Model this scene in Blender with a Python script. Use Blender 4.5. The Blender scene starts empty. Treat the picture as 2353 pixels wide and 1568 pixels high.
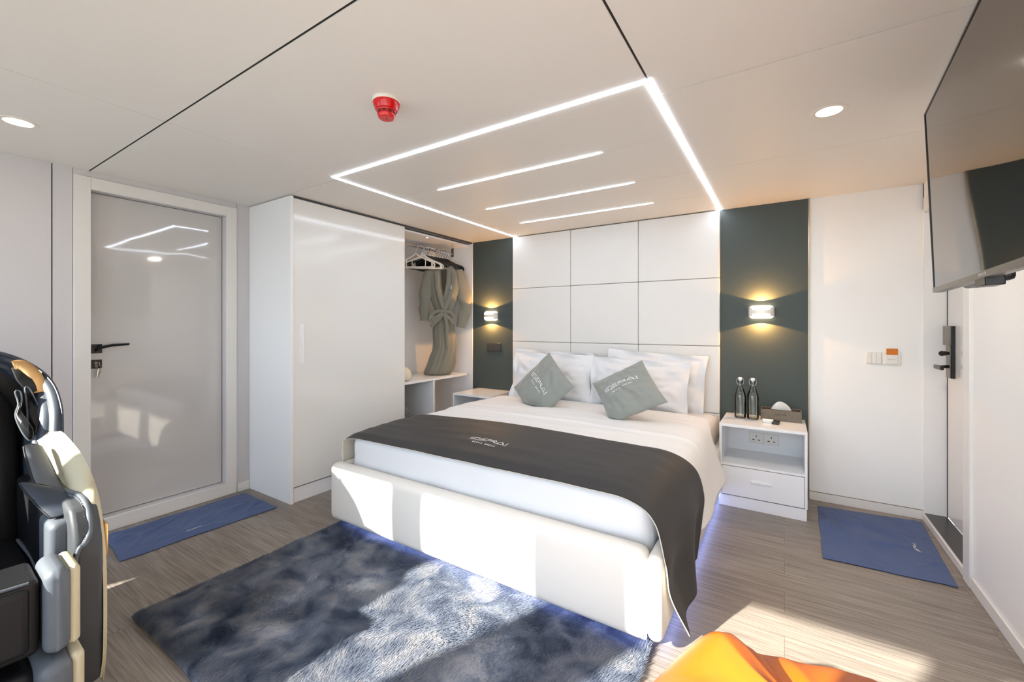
import bpy, bmesh, math, random
import numpy as np
from mathutils import Vector, Matrix, noise

scene = bpy.context.scene
COL = scene.collection
R = math.radians
random.seed(4)

# ------------------------------------------------------------------ camera
EYE = Vector((0.0, 0.0, 1.33))
YAW = math.atan2(626.0, 977.0)
cam_data = bpy.data.cameras.new('camera')
cam_data.sensor_fit = 'HORIZONTAL'
cam_data.sensor_width = 36.0
cam_data.lens = 977.0 / 2353.0 * 36.0
cam_data.shift_y = -(784.0 - 748.0) / 2353.0
cam_data.clip_start = 0.02
cam = bpy.data.objects.new('camera', cam_data)
cam.location = EYE
cam.rotation_euler = (R(90), 0, YAW)
COL.objects.link(cam)
scene.camera = cam

# ------------------------------------------------------------------ exposure
vs = scene.view_settings
vs.view_transform = 'Standard'
vs.look = 'None'
vs.exposure = 0.45
vs.gamma = 1.0
vs.use_curve_mapping = False

# ------------------------------------------------------------------ sky
world = bpy.data.worlds.new('sky')
scene.world = world
world.use_nodes = True
wn, wl = world.node_tree.nodes, world.node_tree.links
wn.clear()
w_out = wn.new('ShaderNodeOutputWorld')
w_bg = wn.new('ShaderNodeBackground')
w_tc = wn.new('ShaderNodeTexCoord')
w_sep = wn.new('ShaderNodeSeparateXYZ')
w_ramp = wn.new('ShaderNodeValToRGB')
w_map = wn.new('ShaderNodeMapRange')
w_map.inputs['From Min'].default_value = -1
w_map.inputs['From Max'].default_value = 1
wl.new(w_tc.outputs['Generated'], w_sep.inputs[0])
wl.new(w_sep.outputs['Z'], w_map.inputs['Value'])
wl.new(w_map.outputs[0], w_ramp.inputs[0])
wl.new(w_ramp.outputs[0], w_bg.inputs['Color'])
wl.new(w_bg.outputs[0], w_out.inputs['Surface'])
e = w_ramp.color_ramp.elements
e[0].position, e[0].color = 0.0, (0.34, 0.36, 0.37, 1)
e[1].position, e[1].color = 1.0, (0.50, 0.66, 1.0, 1)
k = e.new(0.485); k.color = (0.46, 0.50, 0.54, 1)
k = e.new(0.51); k.color = (0.82, 0.90, 1.0, 1)
k = e.new(0.65); k.color = (0.64, 0.78, 1.0, 1)
w_bg.inputs['Strength'].default_value = 5.0

# ------------------------------------------------------------------ sun
sun_data = bpy.data.lights.new('sun', 'SUN')
sun_data.energy = 19.0
sun_data.angle = R(0.9)
sun_data.color = (1.0, 0.935, 0.83)
sun = bpy.data.objects.new('sun', sun_data)
sun.location = (-2, -6, 5)
sun.rotation_euler = Vector((0.42, 1.0, -0.63)).to_track_quat('-Z', 'Y').to_euler()
COL.objects.link(sun)

# window openings in the wall behind the camera (x ranges), with sky portals
WIN_Y = -0.9
WINDOWS = [(-3.64, -3.00), (-2.785, -2.06), (-1.655, -0.86), (-0.70, 0.02), (0.18, 0.78)]
WIN_Z = (0.10, 2.09)
for (x0, x1) in WINDOWS:
    ld = bpy.data.lights.new('sky_portal', 'AREA')
    ld.shape = 'RECTANGLE'
    ld.size, ld.size_y = x1 - x0, WIN_Z[1] - WIN_Z[0]
    ld.cycles.is_portal = True
    lo = bpy.data.objects.new('sky_portal', ld)
    lo.location = ((x0 + x1) / 2, WIN_Y - 0.05, sum(WIN_Z) / 2)
    lo.rotation_euler = (R(90), 0, 0)          # faces +Y, into the room
    lo.rotation_euler = Vector((0, 1, 0)).to_track_quat('-Z', 'Z').to_euler()
    COL.objects.link(lo)

# ------------------------------------------------------------------ helpers
def lin(c):
    def f(v):
        v /= 255.0
        return v / 12.92 if v <= 0.04045 else ((v + 0.055) / 1.055) ** 2.4
    return (f(c[0]), f(c[1]), f(c[2]), 1.0)

def mat(name, rgb, rough=0.5, metal=0.0, spec=0.5, coat=0.0, coat_rough=0.05, bump=None, sheen=0.0,
        emit=None, emit_strength=0.0, alpha=None, trans=0.0, ior=1.5, var=None):
    """bump = (scale, strength, distance, stretch xyz)   var = (scale, rgb2, stretch xyz)"""
    m = bpy.data.materials.new(name)
    m.use_nodes = True
    nt = m.node_tree
    b = nt.nodes['Principled BSDF']
    b.inputs['Base Color'].default_value = lin(rgb)
    b.inputs['Roughness'].default_value = rough
    b.inputs['Metallic'].default_value = metal
    b.inputs['Specular IOR Level'].default_value = spec
    b.inputs['IOR'].default_value = ior
    b.inputs['Coat Weight'].default_value = coat
    b.inputs['Coat Roughness'].default_value = coat_rough
    b.inputs['Sheen Weight'].default_value = sheen
    b.inputs['Transmission Weight'].default_value = trans
    if emit:
        b.inputs['Emission Color'].default_value = lin(emit)
        b.inputs['Emission Strength'].default_value = emit_strength
    def tex(scale, stretch, detail=6):
        tc = nt.nodes.new('ShaderNodeTexCoord')
        mp = nt.nodes.new('ShaderNodeMapping')
        mp.inputs['Scale'].default_value = stretch
        n = nt.nodes.new('ShaderNodeTexNoise')
        n.inputs['Scale'].default_value = scale
        n.inputs['Detail'].default_value = detail
        nt.links.new(tc.outputs['Object'], mp.inputs[0])
        nt.links.new(mp.outputs[0], n.inputs['Vector'])
        return n
    if bump:
        n = tex(bump[0], bump[3] if len(bump) > 3 else (1, 1, 1), bump[4] if len(bump) > 4 else 6)
        bp = nt.nodes.new('ShaderNodeBump')
        bp.inputs['Strength'].default_value = bump[1]
        bp.inputs['Distance'].default_value = bump[2]
        nt.links.new(n.outputs['Fac'], bp.inputs['Height'])
        nt.links.new(bp.outputs[0], b.inputs['Normal'])
        if coat:
            nt.links.new(bp.outputs[0], b.inputs['Coat Normal'])
    if var:
        n = tex(var[0], var[2] if len(var) > 2 else (1, 1, 1))
        mx = nt.nodes.new('ShaderNodeMix')
        mx.data_type = 'RGBA'
        mx.inputs[6].default_value = lin(rgb)
        mx.inputs[7].default_value = lin(var[1])
        rp = nt.nodes.new('ShaderNodeMapRange')
        rp.inputs['From Min'].default_value = 0.35
        rp.inputs['From Max'].default_value = 0.65
        nt.links.new(n.outputs['Fac'], rp.inputs['Value'])
        nt.links.new(rp.outputs[0], mx.inputs[0])
        nt.links.new(mx.outputs[2], b.inputs['Base Color'])
    return m

class MB:
    """collects shapes into one mesh; coordinates are world unless the owner is built locally"""
    def __init__(self):
        self.v, self.f, self.m = [], [], []
    def add(self, verts, faces, mi=0):
        o = len(self.v)
        self.v += [tuple(map(float, p)) for p in verts]
        self.f += [tuple(i + o for i in f) for f in faces]
        self.m += [mi] * len(faces)
        return self
    def box(self, x0, x1, y0, y1, z0, z1, mi=0):
        v = [(x, y, z) for x in (x0, x1) for y in (y0, y1) for z in (z0, z1)]
        f = [(0, 1, 3, 2), (4, 6, 7, 5), (0, 4, 5, 1), (2, 3, 7, 6), (0, 2, 6, 4), (1, 5, 7, 3)]
        return self.add(v, f, mi)
    def loft(self, rings, mi=0, cap=True, closed=True):
        n = len(rings[0]); v = [p for r in rings for p in r]; f = []
        for i in range(len(rings) - 1):
            for j in range(n if closed else n - 1):
                a, b = i * n + j, i * n + (j + 1) % n
                f.append((a, b, b + n, a + n))
        if cap and closed:
            f.append(tuple(range(n - 1, -1, -1)))
            f.append(tuple((len(rings) - 1) * n + j for j in range(n)))
        return self.add(v, f, mi)
    def tube(self, pts, r, n=10, mi=0, closed=False, flat=None):
        P = [Vector(p) for p in pts]; N = len(P)
        rr = r if isinstance(r, (list, tuple)) else [r] * N
        rings = []; up = None
        for i in range(N):
            if closed:
                t = P[(i + 1) % N] - P[i - 1]
            else:
                t = P[min(i + 1, N - 1)] - P[max(i - 1, 0)]
            t.normalize()
            if up is None:
                up = t.orthogonal().normalized()
                if flat: up = (Vector(flat) - t * t.dot(Vector(flat))).normalized()
            else:
                up = (up - t * up.dot(t)).normalized()
            s = t.cross(up)
            a, b = rr[i] if isinstance(rr[i], tuple) else (rr[i], rr[i])
            rings.append([P[i] + up * (math.cos(2 * math.pi * k / n) * a) + s * (math.sin(2 * math.pi * k / n) * b) for k in range(n)])
        if closed:
            rings.append(rings[0])
        return self.loft(rings, mi, cap=not closed)
    def cyl(self, p0, p1, r0, r1=None, n=24, mi=0):
        return self.tube([p0, p1], [r0, r0 if r1 is None else r1], n, mi)
    def lathe(self, prof, c=(0, 0, 0), n=40, mi=0, cap=True):
        rings = [[(c[0] + r * math.cos(2 * math.pi * k / n), c[1] + r * math.sin(2 * math.pi * k / n), c[2] + z) for k in range(n)] for r, z in prof]
        return self.loft(rings, mi, cap)
    def prism(self, poly, fn, d0, d1, mi=0):
        return self.loft([[fn(a, b, d0) for a, b in poly], [fn(a, b, d1) for a, b in poly]], mi)
    def grid(self, fn, nu, nv, mi=0):
        v = [fn(i / nu, j / nv) for i in range(nu + 1) for j in range(nv + 1)]
        f = [(i * (nv + 1) + j, (i + 1) * (nv + 1) + j, (i + 1) * (nv + 1) + j + 1, i * (nv + 1) + j + 1) for i in range(nu) for j in range(nv)]
        return self.add(v, f, mi)

WORLD = {}
def _put(o, parent, loc):
    COL.objects.link(o)
    if parent is not None:
        o.parent = parent
    WORLD[o.name] = loc

def mesh(name, mb, mats, parent=None, local=False, origin=None, bevel=0, seg=2, sub=0, smooth=35, solid=None, recalc=True):
    """one mesh object. local=False: mb is in world space (owner unrotated); local=True: mb is in the owner's space"""
    off = Vector((0, 0, 0))
    if not local:
        if parent is not None: off = WORLD[parent.name]
        elif origin is not None: off = Vector(origin)
    me = bpy.data.meshes.new(name)
    me.from_pydata([Vector(p) - off for p in mb.v], [], mb.f)
    if not isinstance(mats, (list, tuple)): mats = [mats]
    for m in mats: me.materials.append(m)
    me.polygons.foreach_set('material_index', mb.m)
    if recalc:
        bm = bmesh.new(); bm.from_mesh(me)
        bmesh.ops.recalc_face_normals(bm, faces=bm.faces)
        bm.to_mesh(me); bm.free()
    me.polygons.foreach_set('use_smooth', [True] * len(me.polygons))
    me.set_sharp_from_angle(angle=R(smooth))
    me.update()
    o = bpy.data.objects.new(name, me)
    if parent is None and origin is not None: o.location = origin
    if bevel:
        b = o.modifiers.new('bevel', 'BEVEL'); b.width = bevel; b.segments = seg; b.limit_method = 'ANGLE'; b.angle_limit = R(40)
        b.harden_normals = False
    if sub:
        s = o.modifiers.new('subdivision', 'SUBSURF'); s.levels = sub; s.render_levels = sub
    if solid:
        s = o.modifiers.new('solidify', 'SOLIDIFY'); s.thickness = solid[0]; s.offset = solid[1]
        if len(solid) > 2: s.material_offset = solid[2]; s.material_offset_rim = solid[2]
    _put(o, parent, off if parent is None else WORLD[parent.name])
    return o

def tag(o, label, cat, group=None):
    o['label'] = label; o['category'] = cat
    if group: o['group'] = group
    return o

def thing(name, label, cat, loc=(0, 0, 0), rz=0.0, group=None, rot=None):
    o = bpy.data.objects.new(name, None)
    o.empty_display_size = 0.05
    o.location = loc
    o.rotation_euler = rot if rot else (0, 0, rz)
    _put(o, None, Vector(loc))
    return tag(o, label, cat, group)

def struct(name, mb, mats, **k):
    o = mesh(name, mb, mats, **k)
    if k.get('parent') is None: o['kind'] = 'structure'
    return o

def copy_tree(o, parent=None):
    c = o.copy(); COL.objects.link(c)
    if parent is not None: c.parent = parent
    for ch in list(o.children): copy_tree(ch, c)
    return c

def catmull(P, u):
    n = len(P) - 1
    x = min(max(u, 0), 1) * n; i = min(int(x), n - 1); t = x - i
    p0, p1, p2, p3 = P[max(i - 1, 0)], P[i], P[i + 1], P[min(i + 2, n)]
    return 0.5 * ((2 * p1) + (p2 - p0) * t + (2 * p0 - 5 * p1 + 4 * p2 - p3) * t * t + (3 * p1 - p0 - 3 * p2 + p3) * t * t * t)

def nz(x, y, z=0.0): return noise.noise(Vector((x, y, z)))
def sstep(a, b, x):
    t = min(max((x - a) / (b - a), 0), 1); return t * t * (3 - 2 * t)

# ------------------------------------------------------------------ the printed logo (strokes), height 1 = one capital
_LP = [[(760,765),(520,880),(478,925),(490,985),(520,980),(630,915),(678,912),(692,955),(665,990),(520,1065)],
       [(1005,655),(815,750)], [(1030,735),(775,850)], [(1070,790),(740,955)],
       [(1040,645),(1350,520),(1398,540),(1395,593),(1340,605),(1085,700),(1122,785)], [(1340,605),(1460,655)],
       [(1490,640),(1592,438),(1825,548)], [(1535,615),(1745,543)], [(1805,365),(1890,545)]]
_FONT = {'O': [[(0,0),(0,1),(.7,1),(.7,0),(0,0)]], 'C': [[(.7,1),(0,1),(0,0),(.7,0)]], 'E': [[(.7,1),(0,1),(0,0),(.7,0)],[(0,.5),(.6,.5)]],
         'A': [[(0,0),(.35,1),(.7,0)],[(.15,.4),(.55,.4)]], 'N': [[(0,0),(0,1),(.7,0),(.7,1)]], 'D': [[(0,0),(0,1),(.5,1),(.7,.75),(.7,.25),(.5,0),(0,0)]],
         'R': [[(0,0),(0,1),(.6,1),(.7,.75),(.6,.5),(0,.5)],[(.35,.5),(.7,0)]], 'M': [[(0,0),(0,1),(.4,.4),(.8,1),(.8,0)]]}
def logo_strokes(two_lines=True):
    out = []
    for pl in _LP:
        out.append(([(((x - 465) * .935 - (y - 1065) * .355) / 197.0 - 0.25, -((x - 520) * .355 + (y - 1065) * .935) / 197.0) for x, y in pl], .15))
    if two_lines:
        x = 1.5
        for ch in 'OCEAN DREAM':
            if ch != ' ':
                for pl in _FONT[ch]:
                    out.append(([(x + a * .28, -.75 + b * .33) for a, b in pl], .085))
            x += .43
    return out       # spans x 0..7.2, y -0.75..1

def ribbon(mb, strokes, fn, mi=0):
    """fn maps logo coordinates to a 3D point on a surface"""
    for pl, w in strokes:
        P = []
        for a, b in zip(pl, pl[1:]):
            L = math.hypot(b[0] - a[0], b[1] - a[1]); n = max(1, int(L / .35))
            P += [(a[0] + (b[0] - a[0]) * k / n, a[1] + (b[1] - a[1]) * k / n) for k in range(n)]
        P.append(pl[-1])
        v = []
        for i, p in enumerate(P):
            q0, q1 = P[max(i - 1, 0)], P[min(i + 1, len(P) - 1)]
            tx, ty = q1[0] - q0[0], q1[1] - q0[1]; L = math.hypot(tx, ty) or 1
            nx, ny = -ty / L * w / 2, tx / L * w / 2
            v += [fn(p[0] + nx, p[1] + ny), fn(p[0] - nx, p[1] - ny)]
        mb.add(v, [(2 * i, 2 * i + 1, 2 * i + 3, 2 * i + 2) for i in range(len(P) - 1)], mi)
    return mb

# ------------------------------------------------------------------ materials
M = {}
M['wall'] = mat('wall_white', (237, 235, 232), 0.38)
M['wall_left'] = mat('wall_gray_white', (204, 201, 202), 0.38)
M['wall_back'] = mat('wall_white_satin', (240, 238, 234), 0.45)
M['ceiling'] = mat('ceiling_white', (227, 222, 215), 0.52, spec=0.35)
M['gap'] = mat('seam_dark', (38, 34, 30), 0.8)
M['seam'] = mat('seam_brown', (120, 104, 88), 0.8)
M['gray_panel'] = mat('gray_panel', (73, 81, 79), 0.55, spec=0.25)
M['gloss'] = mat('white_gloss', (228, 226, 221), 0.13, spec=0.6)
M['lacquer'] = mat('white_lacquer', (236, 236, 236), 0.18)
M['door'] = mat('door_gloss', (196, 193, 190), 0.045, spec=0.75, bump=(3.2, 0.25, 0.006, (1, 1, 1), 1))
M['casing'] = mat('casing_white', (224, 221, 216), 0.3)
M['entry'] = mat('entry_door_white', (228, 226, 222), 0.08, spec=0.6)
M['black'] = mat('black_metal', (16, 16, 17), 0.3)
M['steel'] = mat('steel', (170, 168, 160), 0.25, metal=1)
M['chrome'] = mat('chrome', (205, 205, 210), 0.12, metal=1)
M['bronze'] = mat('bronze_gray', (128, 120, 108), 0.3, metal=0.8)
M['gold_trim'] = mat('champagne_trim', (150, 138, 120), 0.3, metal=1)
M['dark_sill'] = mat('sill_dark', (44, 40, 38), 0.25)
M['padded'] = mat('padded_white', (224, 221, 216), 0.45, bump=(260, .08, .001))
M['leather_white'] = mat('white_leather', (230, 224, 215), 0.42, bump=(140, .10, .001))
M['sheet'] = mat('white_cotton', (222, 222, 223), 0.8, sheen=0.2, bump=(420, .08, .0006))
M['cotton_back'] = mat('cream_lining', (205, 198, 184), 0.85)
M['duvet'] = mat('duvet_cotton', (226, 225, 223), 0.85, sheen=0.1, bump=(8, .35, .010, (1, 2.6, 1)))
M['mattress'] = mat('mattress_quilt', (206, 202, 197), 0.85, bump=(60, .5, .004))
M['runner'] = mat('runner_charcoal', (50, 48, 47), 0.6, spec=0.3, sheen=0.05, bump=(7, .15, .006, (1, 3, 1)))
M['cushion'] = mat('cushion_gray', (138, 141, 135), 0.8, sheen=0.25, bump=(16, .45, .008, (1, 1, 1), 3))
M['print'] = mat('white_print', (236, 236, 234), 0.6)
M['towel'] = mat('blue_towel', (78, 93, 130), 0.95, spec=0.2, sheen=0.1, bump=(14, .3, .006, (1, 2, 1)))
M['robe'] = mat('robe_khaki', (124, 121, 109), 0.85, sheen=0.2, bump=(90, .12, .002))
M['plastic_white'] = mat('white_plastic', (226, 219, 208), 0.35)
M['plastic_black'] = mat('black_plastic', (12, 12, 13), 0.3)
M['switch_white'] = mat('switch_white', (228, 224, 217), 0.3)
M['switch_gray'] = mat('switch_gray', (62, 63, 66), 0.35)
M['card'] = mat('orange_card', (206, 112, 14), 0.5)
M['ink'] = mat('gray_ink', (120, 116, 110), 0.6)
M['red'] = mat('red_plastic', (205, 14, 16), 0.16, spec=0.6)
M['red_dark'] = mat('dark_vent', (40, 4, 6), 0.5)
M['felt'] = mat('stone_felt', (126, 118, 104), 0.9, var=(180, (104, 96, 84)), bump=(220, .4, .002))
M['felt_dark'] = mat('felt_slot', (56, 50, 42), 0.9)
M['tissue'] = mat('tissue_paper', (240, 236, 228), 0.9)
M['dish'] = mat('dish_white', (240, 240, 240), 0.2)
M['cream_cloth'] = mat('cream_cloth', (224, 217, 198), 0.85)
M['perf'] = mat('gray_plastic', (120, 118, 118), 0.5)
def perforate(m):
    nt = m.node_tree; b = nt.nodes['Principled BSDF']
    tc = nt.nodes.new('ShaderNodeTexCoord'); vo = nt.nodes.new('ShaderNodeTexVoronoi'); vo.inputs['Scale'].default_value = 48; vo.inputs['Randomness'].default_value = 0.0
    lt = nt.nodes.new('ShaderNodeMath'); lt.operation = 'LESS_THAN'; lt.inputs[1].default_value = 0.30
    mx = nt.nodes.new('ShaderNodeMix'); mx.data_type = 'RGBA'; mx.inputs[6].default_value = lin((122, 120, 120)); mx.inputs[7].default_value = lin((34, 32, 32))
    nt.links.new(tc.outputs['Object'], vo.inputs['Vector']); nt.links.new(vo.outputs['Distance'], lt.inputs[0]); nt.links.new(lt.outputs[0], mx.inputs[0]); nt.links.new(mx.outputs[2], b.inputs['Base Color'])
perforate(M['perf'])
M['led'] = mat('led_white', (255, 255, 255), 0.5, emit=(226, 238, 255), emit_strength=20)
M['led_blue'] = mat('led_bluish', (255, 255, 255), 0.5, emit=(160, 178, 255), emit_strength=10)
M['lamp_warm'] = mat('lamp_warm', (255, 255, 255), 0.5, emit=(255, 226, 180), emit_strength=9)
M['spot_lens'] = mat('spot_lens', (255, 255, 255), 0.5, emit=(245, 245, 255), emit_strength=25)
M['lamp_body'] = mat('lamp_body_white', (228, 222, 214), 0.35)
M['tv_screen'] = mat('tv_screen', (9, 9, 10), 0.03, spec=0.85, ior=1.9)
M['tv_bezel'] = mat('tv_bezel', (14, 12, 12), 0.3)
M['tv_lip'] = mat('tv_lip', (120, 116, 108), 0.32, metal=0.6)
M['orange'] = mat('orange_leatherette', (176, 88, 10), 0.36, spec=0.5, bump=(4.5, .25, .012))
M['leather_black'] = mat('black_leather', (20, 20, 23), 0.45, spec=0.3, bump=(120, .15, .001))
M['leather_pad'] = mat('dark_leather', (30, 28, 28), 0.5, spec=0.3, bump=(9, .2, .01, (.6, 1, 2)))
M['leather_shaded'] = mat('gray_leather_shaded', (62, 64, 67), 0.5, spec=0.35, bump=(120, .12, .001))  # gray leather darkened in its colour to stand in for the arm's shade
M['leather_gray'] = mat('gray_leather', (86, 91, 98), 0.5, spec=0.4, bump=(120, .12, .001))
M['leather_navy'] = mat('navy_gray_leather', (50, 57, 68), 0.46, spec=0.4, bump=(120, .12, .001))
M['beige_shell'] = mat('beige_shell', (184, 174, 146), 0.5, bump=(260, .12, .001))
M['gold'] = mat('gold_satin', (206, 164, 112), 0.3, metal=0.85)
M['mesh_black'] = mat('speaker_mesh', (14, 14, 16), 0.7)
M['rug_back'] = mat('rug_backing', (176, 166, 150), 0.9)
M['frame_dark'] = mat('window_frame', (190, 190, 190), 0.4)
M['dark_holes'] = mat('socket_holes', (30, 28, 26), 0.7)

def glass_mat(name, tint, fac):
    m = bpy.data.materials.new(name); m.use_nodes = True
    nt = m.node_tree; nt.nodes.clear()
    out = nt.nodes.new('ShaderNodeOutputMaterial'); mx = nt.nodes.new('ShaderNodeMixShader')
    tr = nt.nodes.new('ShaderNodeBsdfTransparent'); gl = nt.nodes.new('ShaderNodeBsdfGlossy'); fr = nt.nodes.new('ShaderNodeFresnel')
    tr.inputs[0].default_value = tint; gl.inputs['Roughness'].default_value = 0.02; fr.inputs[0].default_value = fac
    nt.links.new(fr.outputs[0], mx.inputs[0]); nt.links.new(tr.outputs[0], mx.inputs[1]); nt.links.new(gl.outputs[0], mx.inputs[2])
    nt.links.new(mx.outputs[0], out.inputs[0]); return m
M['pane'] = glass_mat('window_glass', (0.95, 0.97, 0.97, 1), 1.3)
M['bottle'] = glass_mat('bottle_glass', (0.955, 0.985, 0.98, 1), 1.5)

def floor_mat():
    m = bpy.data.materials.new('wood_floor'); m.use_nodes = True
    nt = m.node_tree; N = nt.nodes; L = nt.links; b = N['Principled BSDF']
    tc = N.new('ShaderNodeTexCoord')
    br = N.new('ShaderNodeTexBrick')       # planks running along X
    br.inputs['Scale'].default_value = 1.0; br.inputs['Brick Width'].default_value = 1.22; br.inputs['Row Height'].default_value = 0.18
    br.inputs['Mortar Size'].default_value = 0.0012; br.offset = 0.37
    br.inputs['Color1'].default_value = (0, 0, 0, 1); br.inputs['Color2'].default_value = (1, 1, 1, 1); br.inputs['Mortar'].default_value = (.5, .5, .5, 1)
    L.new(tc.outputs['Object'], br.inputs['Vector'])
    # per-plank offset of the grain
    mul = N.new('ShaderNodeVectorMath'); mul.operation = 'MULTIPLY_ADD'
    mul.inputs[1].default_value = (7.3, 3.1, 0); L.new(br.outputs['Color'], mul.inputs[0]); L.new(tc.outputs['Object'], mul.inputs[2])
    mp = N.new('ShaderNodeMapping'); mp.inputs['Scale'].default_value = (0.55, 7.0, 1); L.new(mul.outputs[0], mp.inputs[0])
    n1 = N.new('ShaderNodeTexNoise'); n1.inputs['Scale'].default_value = 2.2; n1.inputs['Detail'].default_value = 5; n1.inputs['Distortion'].default_value = 0.7
    L.new(mp.outputs[0], n1.inputs['Vector'])
    # contour lines of the noise give cathedral grain
    ml = N.new('ShaderNodeMath'); ml.operation = 'MULTIPLY'; ml.inputs[1].default_value = 26.0; L.new(n1.outputs['Fac'], ml.inputs[0])
    sn = N.new('ShaderNodeMath'); sn.operation = 'SINE'; L.new(ml.outputs[0], sn.inputs[0])
    mp2 = N.new('ShaderNodeMapping'); mp2.inputs['Scale'].default_value = (2.5, 90, 1); L.new(mul.outputs[0], mp2.inputs[0])
    n2 = N.new('ShaderNodeTexNoise'); n2.inputs['Scale'].default_value = 1.5; n2.inputs['Detail'].default_value = 6; L.new(mp2.outputs[0], n2.inputs['Vector'])
    ad = N.new('ShaderNodeMath'); ad.operation = 'MULTIPLY_ADD'; ad.inputs[1].default_value = 0.065
    L.new(sn.outputs[0], ad.inputs[0]); L.new(n2.outputs['Fac'], ad.inputs[2])
    mp3 = N.new('ShaderNodeMapping'); mp3.inputs['Scale'].default_value = (0.7, 2.2, 1); L.new(tc.outputs['Object'], mp3.inputs[0])
    n3 = N.new('ShaderNodeTexNoise'); n3.inputs['Scale'].default_value = 1.6; L.new(mp3.outputs[0], n3.inputs['Vector'])
    ad2 = N.new('ShaderNodeMath'); ad2.operation = 'MULTIPLY_ADD'; ad2.inputs[1].default_value = 0.35; L.new(n3.outputs['Fac'], ad2.inputs[0]); L.new(ad.outputs[0], ad2.inputs[2])
    rp = N.new('ShaderNodeValToRGB'); rp.color_ramp.elements[0].position = 0.40; rp.color_ramp.elements[1].position = 0.90
    rp.color_ramp.elements[0].color = lin((98, 88, 80)); rp.color_ramp.elements[1].color = lin((150, 140, 130))
    L.new(ad2.outputs[0], rp.inputs[0])
    mx = N.new('ShaderNodeMix'); mx.data_type = 'RGBA'; mx.inputs[7].default_value = lin((100, 90, 82))
    L.new(br.outputs['Fac'], mx.inputs[0]); L.new(rp.outputs[0], mx.inputs[6]); L.new(mx.outputs[2], b.inputs['Base Color'])
    b.inputs['Roughness'].default_value = 0.42
    bp = N.new('ShaderNodeBump'); bp.inputs['Strength'].default_value = 0.15; bp.inputs['Distance'].default_value = 0.002
    L.new(ad.outputs[0], bp.inputs['Height']); L.new(bp.outputs[0], b.inputs['Normal'])
    return m
M['floor'] = floor_mat()

def fur_mat():
    m = bpy.data.materials.new('rug_fur'); m.use_nodes = True
    nt = m.node_tree; N = nt.nodes; L = nt.links; b = N['Principled BSDF']
    tc = N.new('ShaderNodeTexCoord')
    n = N.new('ShaderNodeTexNoise'); n.inputs['Scale'].default_value = 7.5; n.inputs['Detail'].default_value = 6; n.inputs['Distortion'].default_value = 0.7
    L.new(tc.outputs['Object'], n.inputs['Vector'])
    rp = N.new('ShaderNodeValToRGB'); el = rp.color_ramp.elements
    el[0].position, el[0].color = 0.34, lin((66, 74, 92)); el[1].position, el[1].color = 0.66, lin((138, 139, 145))
    k = el.new(0.48); k.color = lin((102, 109, 124))
    L.new(n.outputs['Fac'], rp.inputs[0]); L.new(rp.outputs[0], b.inputs['Base Color'])
    b.inputs['Roughness'].default_value = 0.65; b.inputs['Specular IOR Level'].default_value = 0.3
    return m
M['fur'] = fur_mat()

# ================================================================== THE SETTING
X0, X1, Y1, CEIL = -3.68, 0.80, 3.97, 2.30

mb = MB().box(X0 - .3, 1.2, WIN_Y - .3, Y1 + .15, -0.06, 0.0)
struct('floor', mb, M['floor'])

# ceiling: flat panels with thin seams and two wide dark gaps, a brown/dark backing above them
mb = MB()
def cpanel(x0, x1, y0, y1): mb.box(x0, x1, y0, y1, CEIL, CEIL + .02)
g = .0019
for (x0, x1, ys) in [(X0 - .1, -2.4825 - g, [(WIN_Y - .2, .812), (.822, 4.0)]),
                     (-2.4825 + g, -.459, [(WIN_Y - .2, .812), (.822, 1.7225), (1.7225 + 2 * g, 2.278), (2.278 + 2 * g, 2.873), (2.873 + 2 * g, 3.434), (3.434 + 2 * g, 4.0)]),
                     (-.450, 1.0, [(WIN_Y - .2, .812), (.822, 1.836), (1.836 + 3 * g, 2.889), (2.889 + 2 * g, 4.0)])]:
    for (y0, y1) in ys:
        if x0 < -3 and y1 > 2:
            cpanel(x0, x1, y0, 1.752); cpanel(x0, x1, 1.752 + 2 * g, y1)
        else:
            cpanel(x0, x1, y0, y1)
mb.box(X0 - .1, 1.0, WIN_Y - .2, 4.0, CEIL + .022, CEIL + .05, 1)
struct('ceiling', mb, [M['ceiling'], M['seam']])
mb = MB().box(X0, X1, .812, .822, CEIL + .004, CEIL + .02).box(-.459, -.450, WIN_Y, 1.71, CEIL + .004, CEIL + .02)
struct('trim_1', mb, M['gap'])            # dark shadow gaps

# back wall behind the bed
struct('wall_back', MB().box(X0 - .1, 1.2, Y1, Y1 + .1, 0, CEIL + .03), M['wall_back'])
struct('wall_accent_left', MB().box(-3.075, -2.512, Y1 - .012, Y1 + .002, 0, CEIL), M['gray_panel'])
struct('wall_accent_right', MB().box(-.452, .152, Y1 - .012, Y1 + .002, 0, CEIL), M['gray_panel'])
mb = MB().box(.152, .160, Y1 - .016, Y1, 0, CEIL)
mb.box(-3.080, -3.073, Y1 - .016, Y1, 0, CEIL)
struct('trim_2', mb, M['gold_trim'])
struct('baseboard_back', MB().box(.160, X1, Y1 - .010, Y1, 0, .062), M['casing'], bevel=.002)
mb = MB().box(.160, X1, Y1 - .004, Y1 + .001, .0625, .066)
struct('trim_3', mb, M['seam'])

# left wall with the inner door
DY0, DY1, DZ0, DZ1 = .823, 1.596, .09, 2.185       # door reveal
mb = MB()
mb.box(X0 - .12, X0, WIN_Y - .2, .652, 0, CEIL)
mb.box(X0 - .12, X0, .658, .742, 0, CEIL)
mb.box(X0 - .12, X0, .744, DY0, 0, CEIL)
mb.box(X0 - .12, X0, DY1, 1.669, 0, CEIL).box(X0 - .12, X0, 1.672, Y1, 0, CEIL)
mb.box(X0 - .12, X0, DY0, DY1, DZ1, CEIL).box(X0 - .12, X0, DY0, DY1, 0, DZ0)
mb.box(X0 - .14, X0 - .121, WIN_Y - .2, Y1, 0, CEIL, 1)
struct('wall_left', mb, [M['wall_left'], M['gap']])
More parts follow.
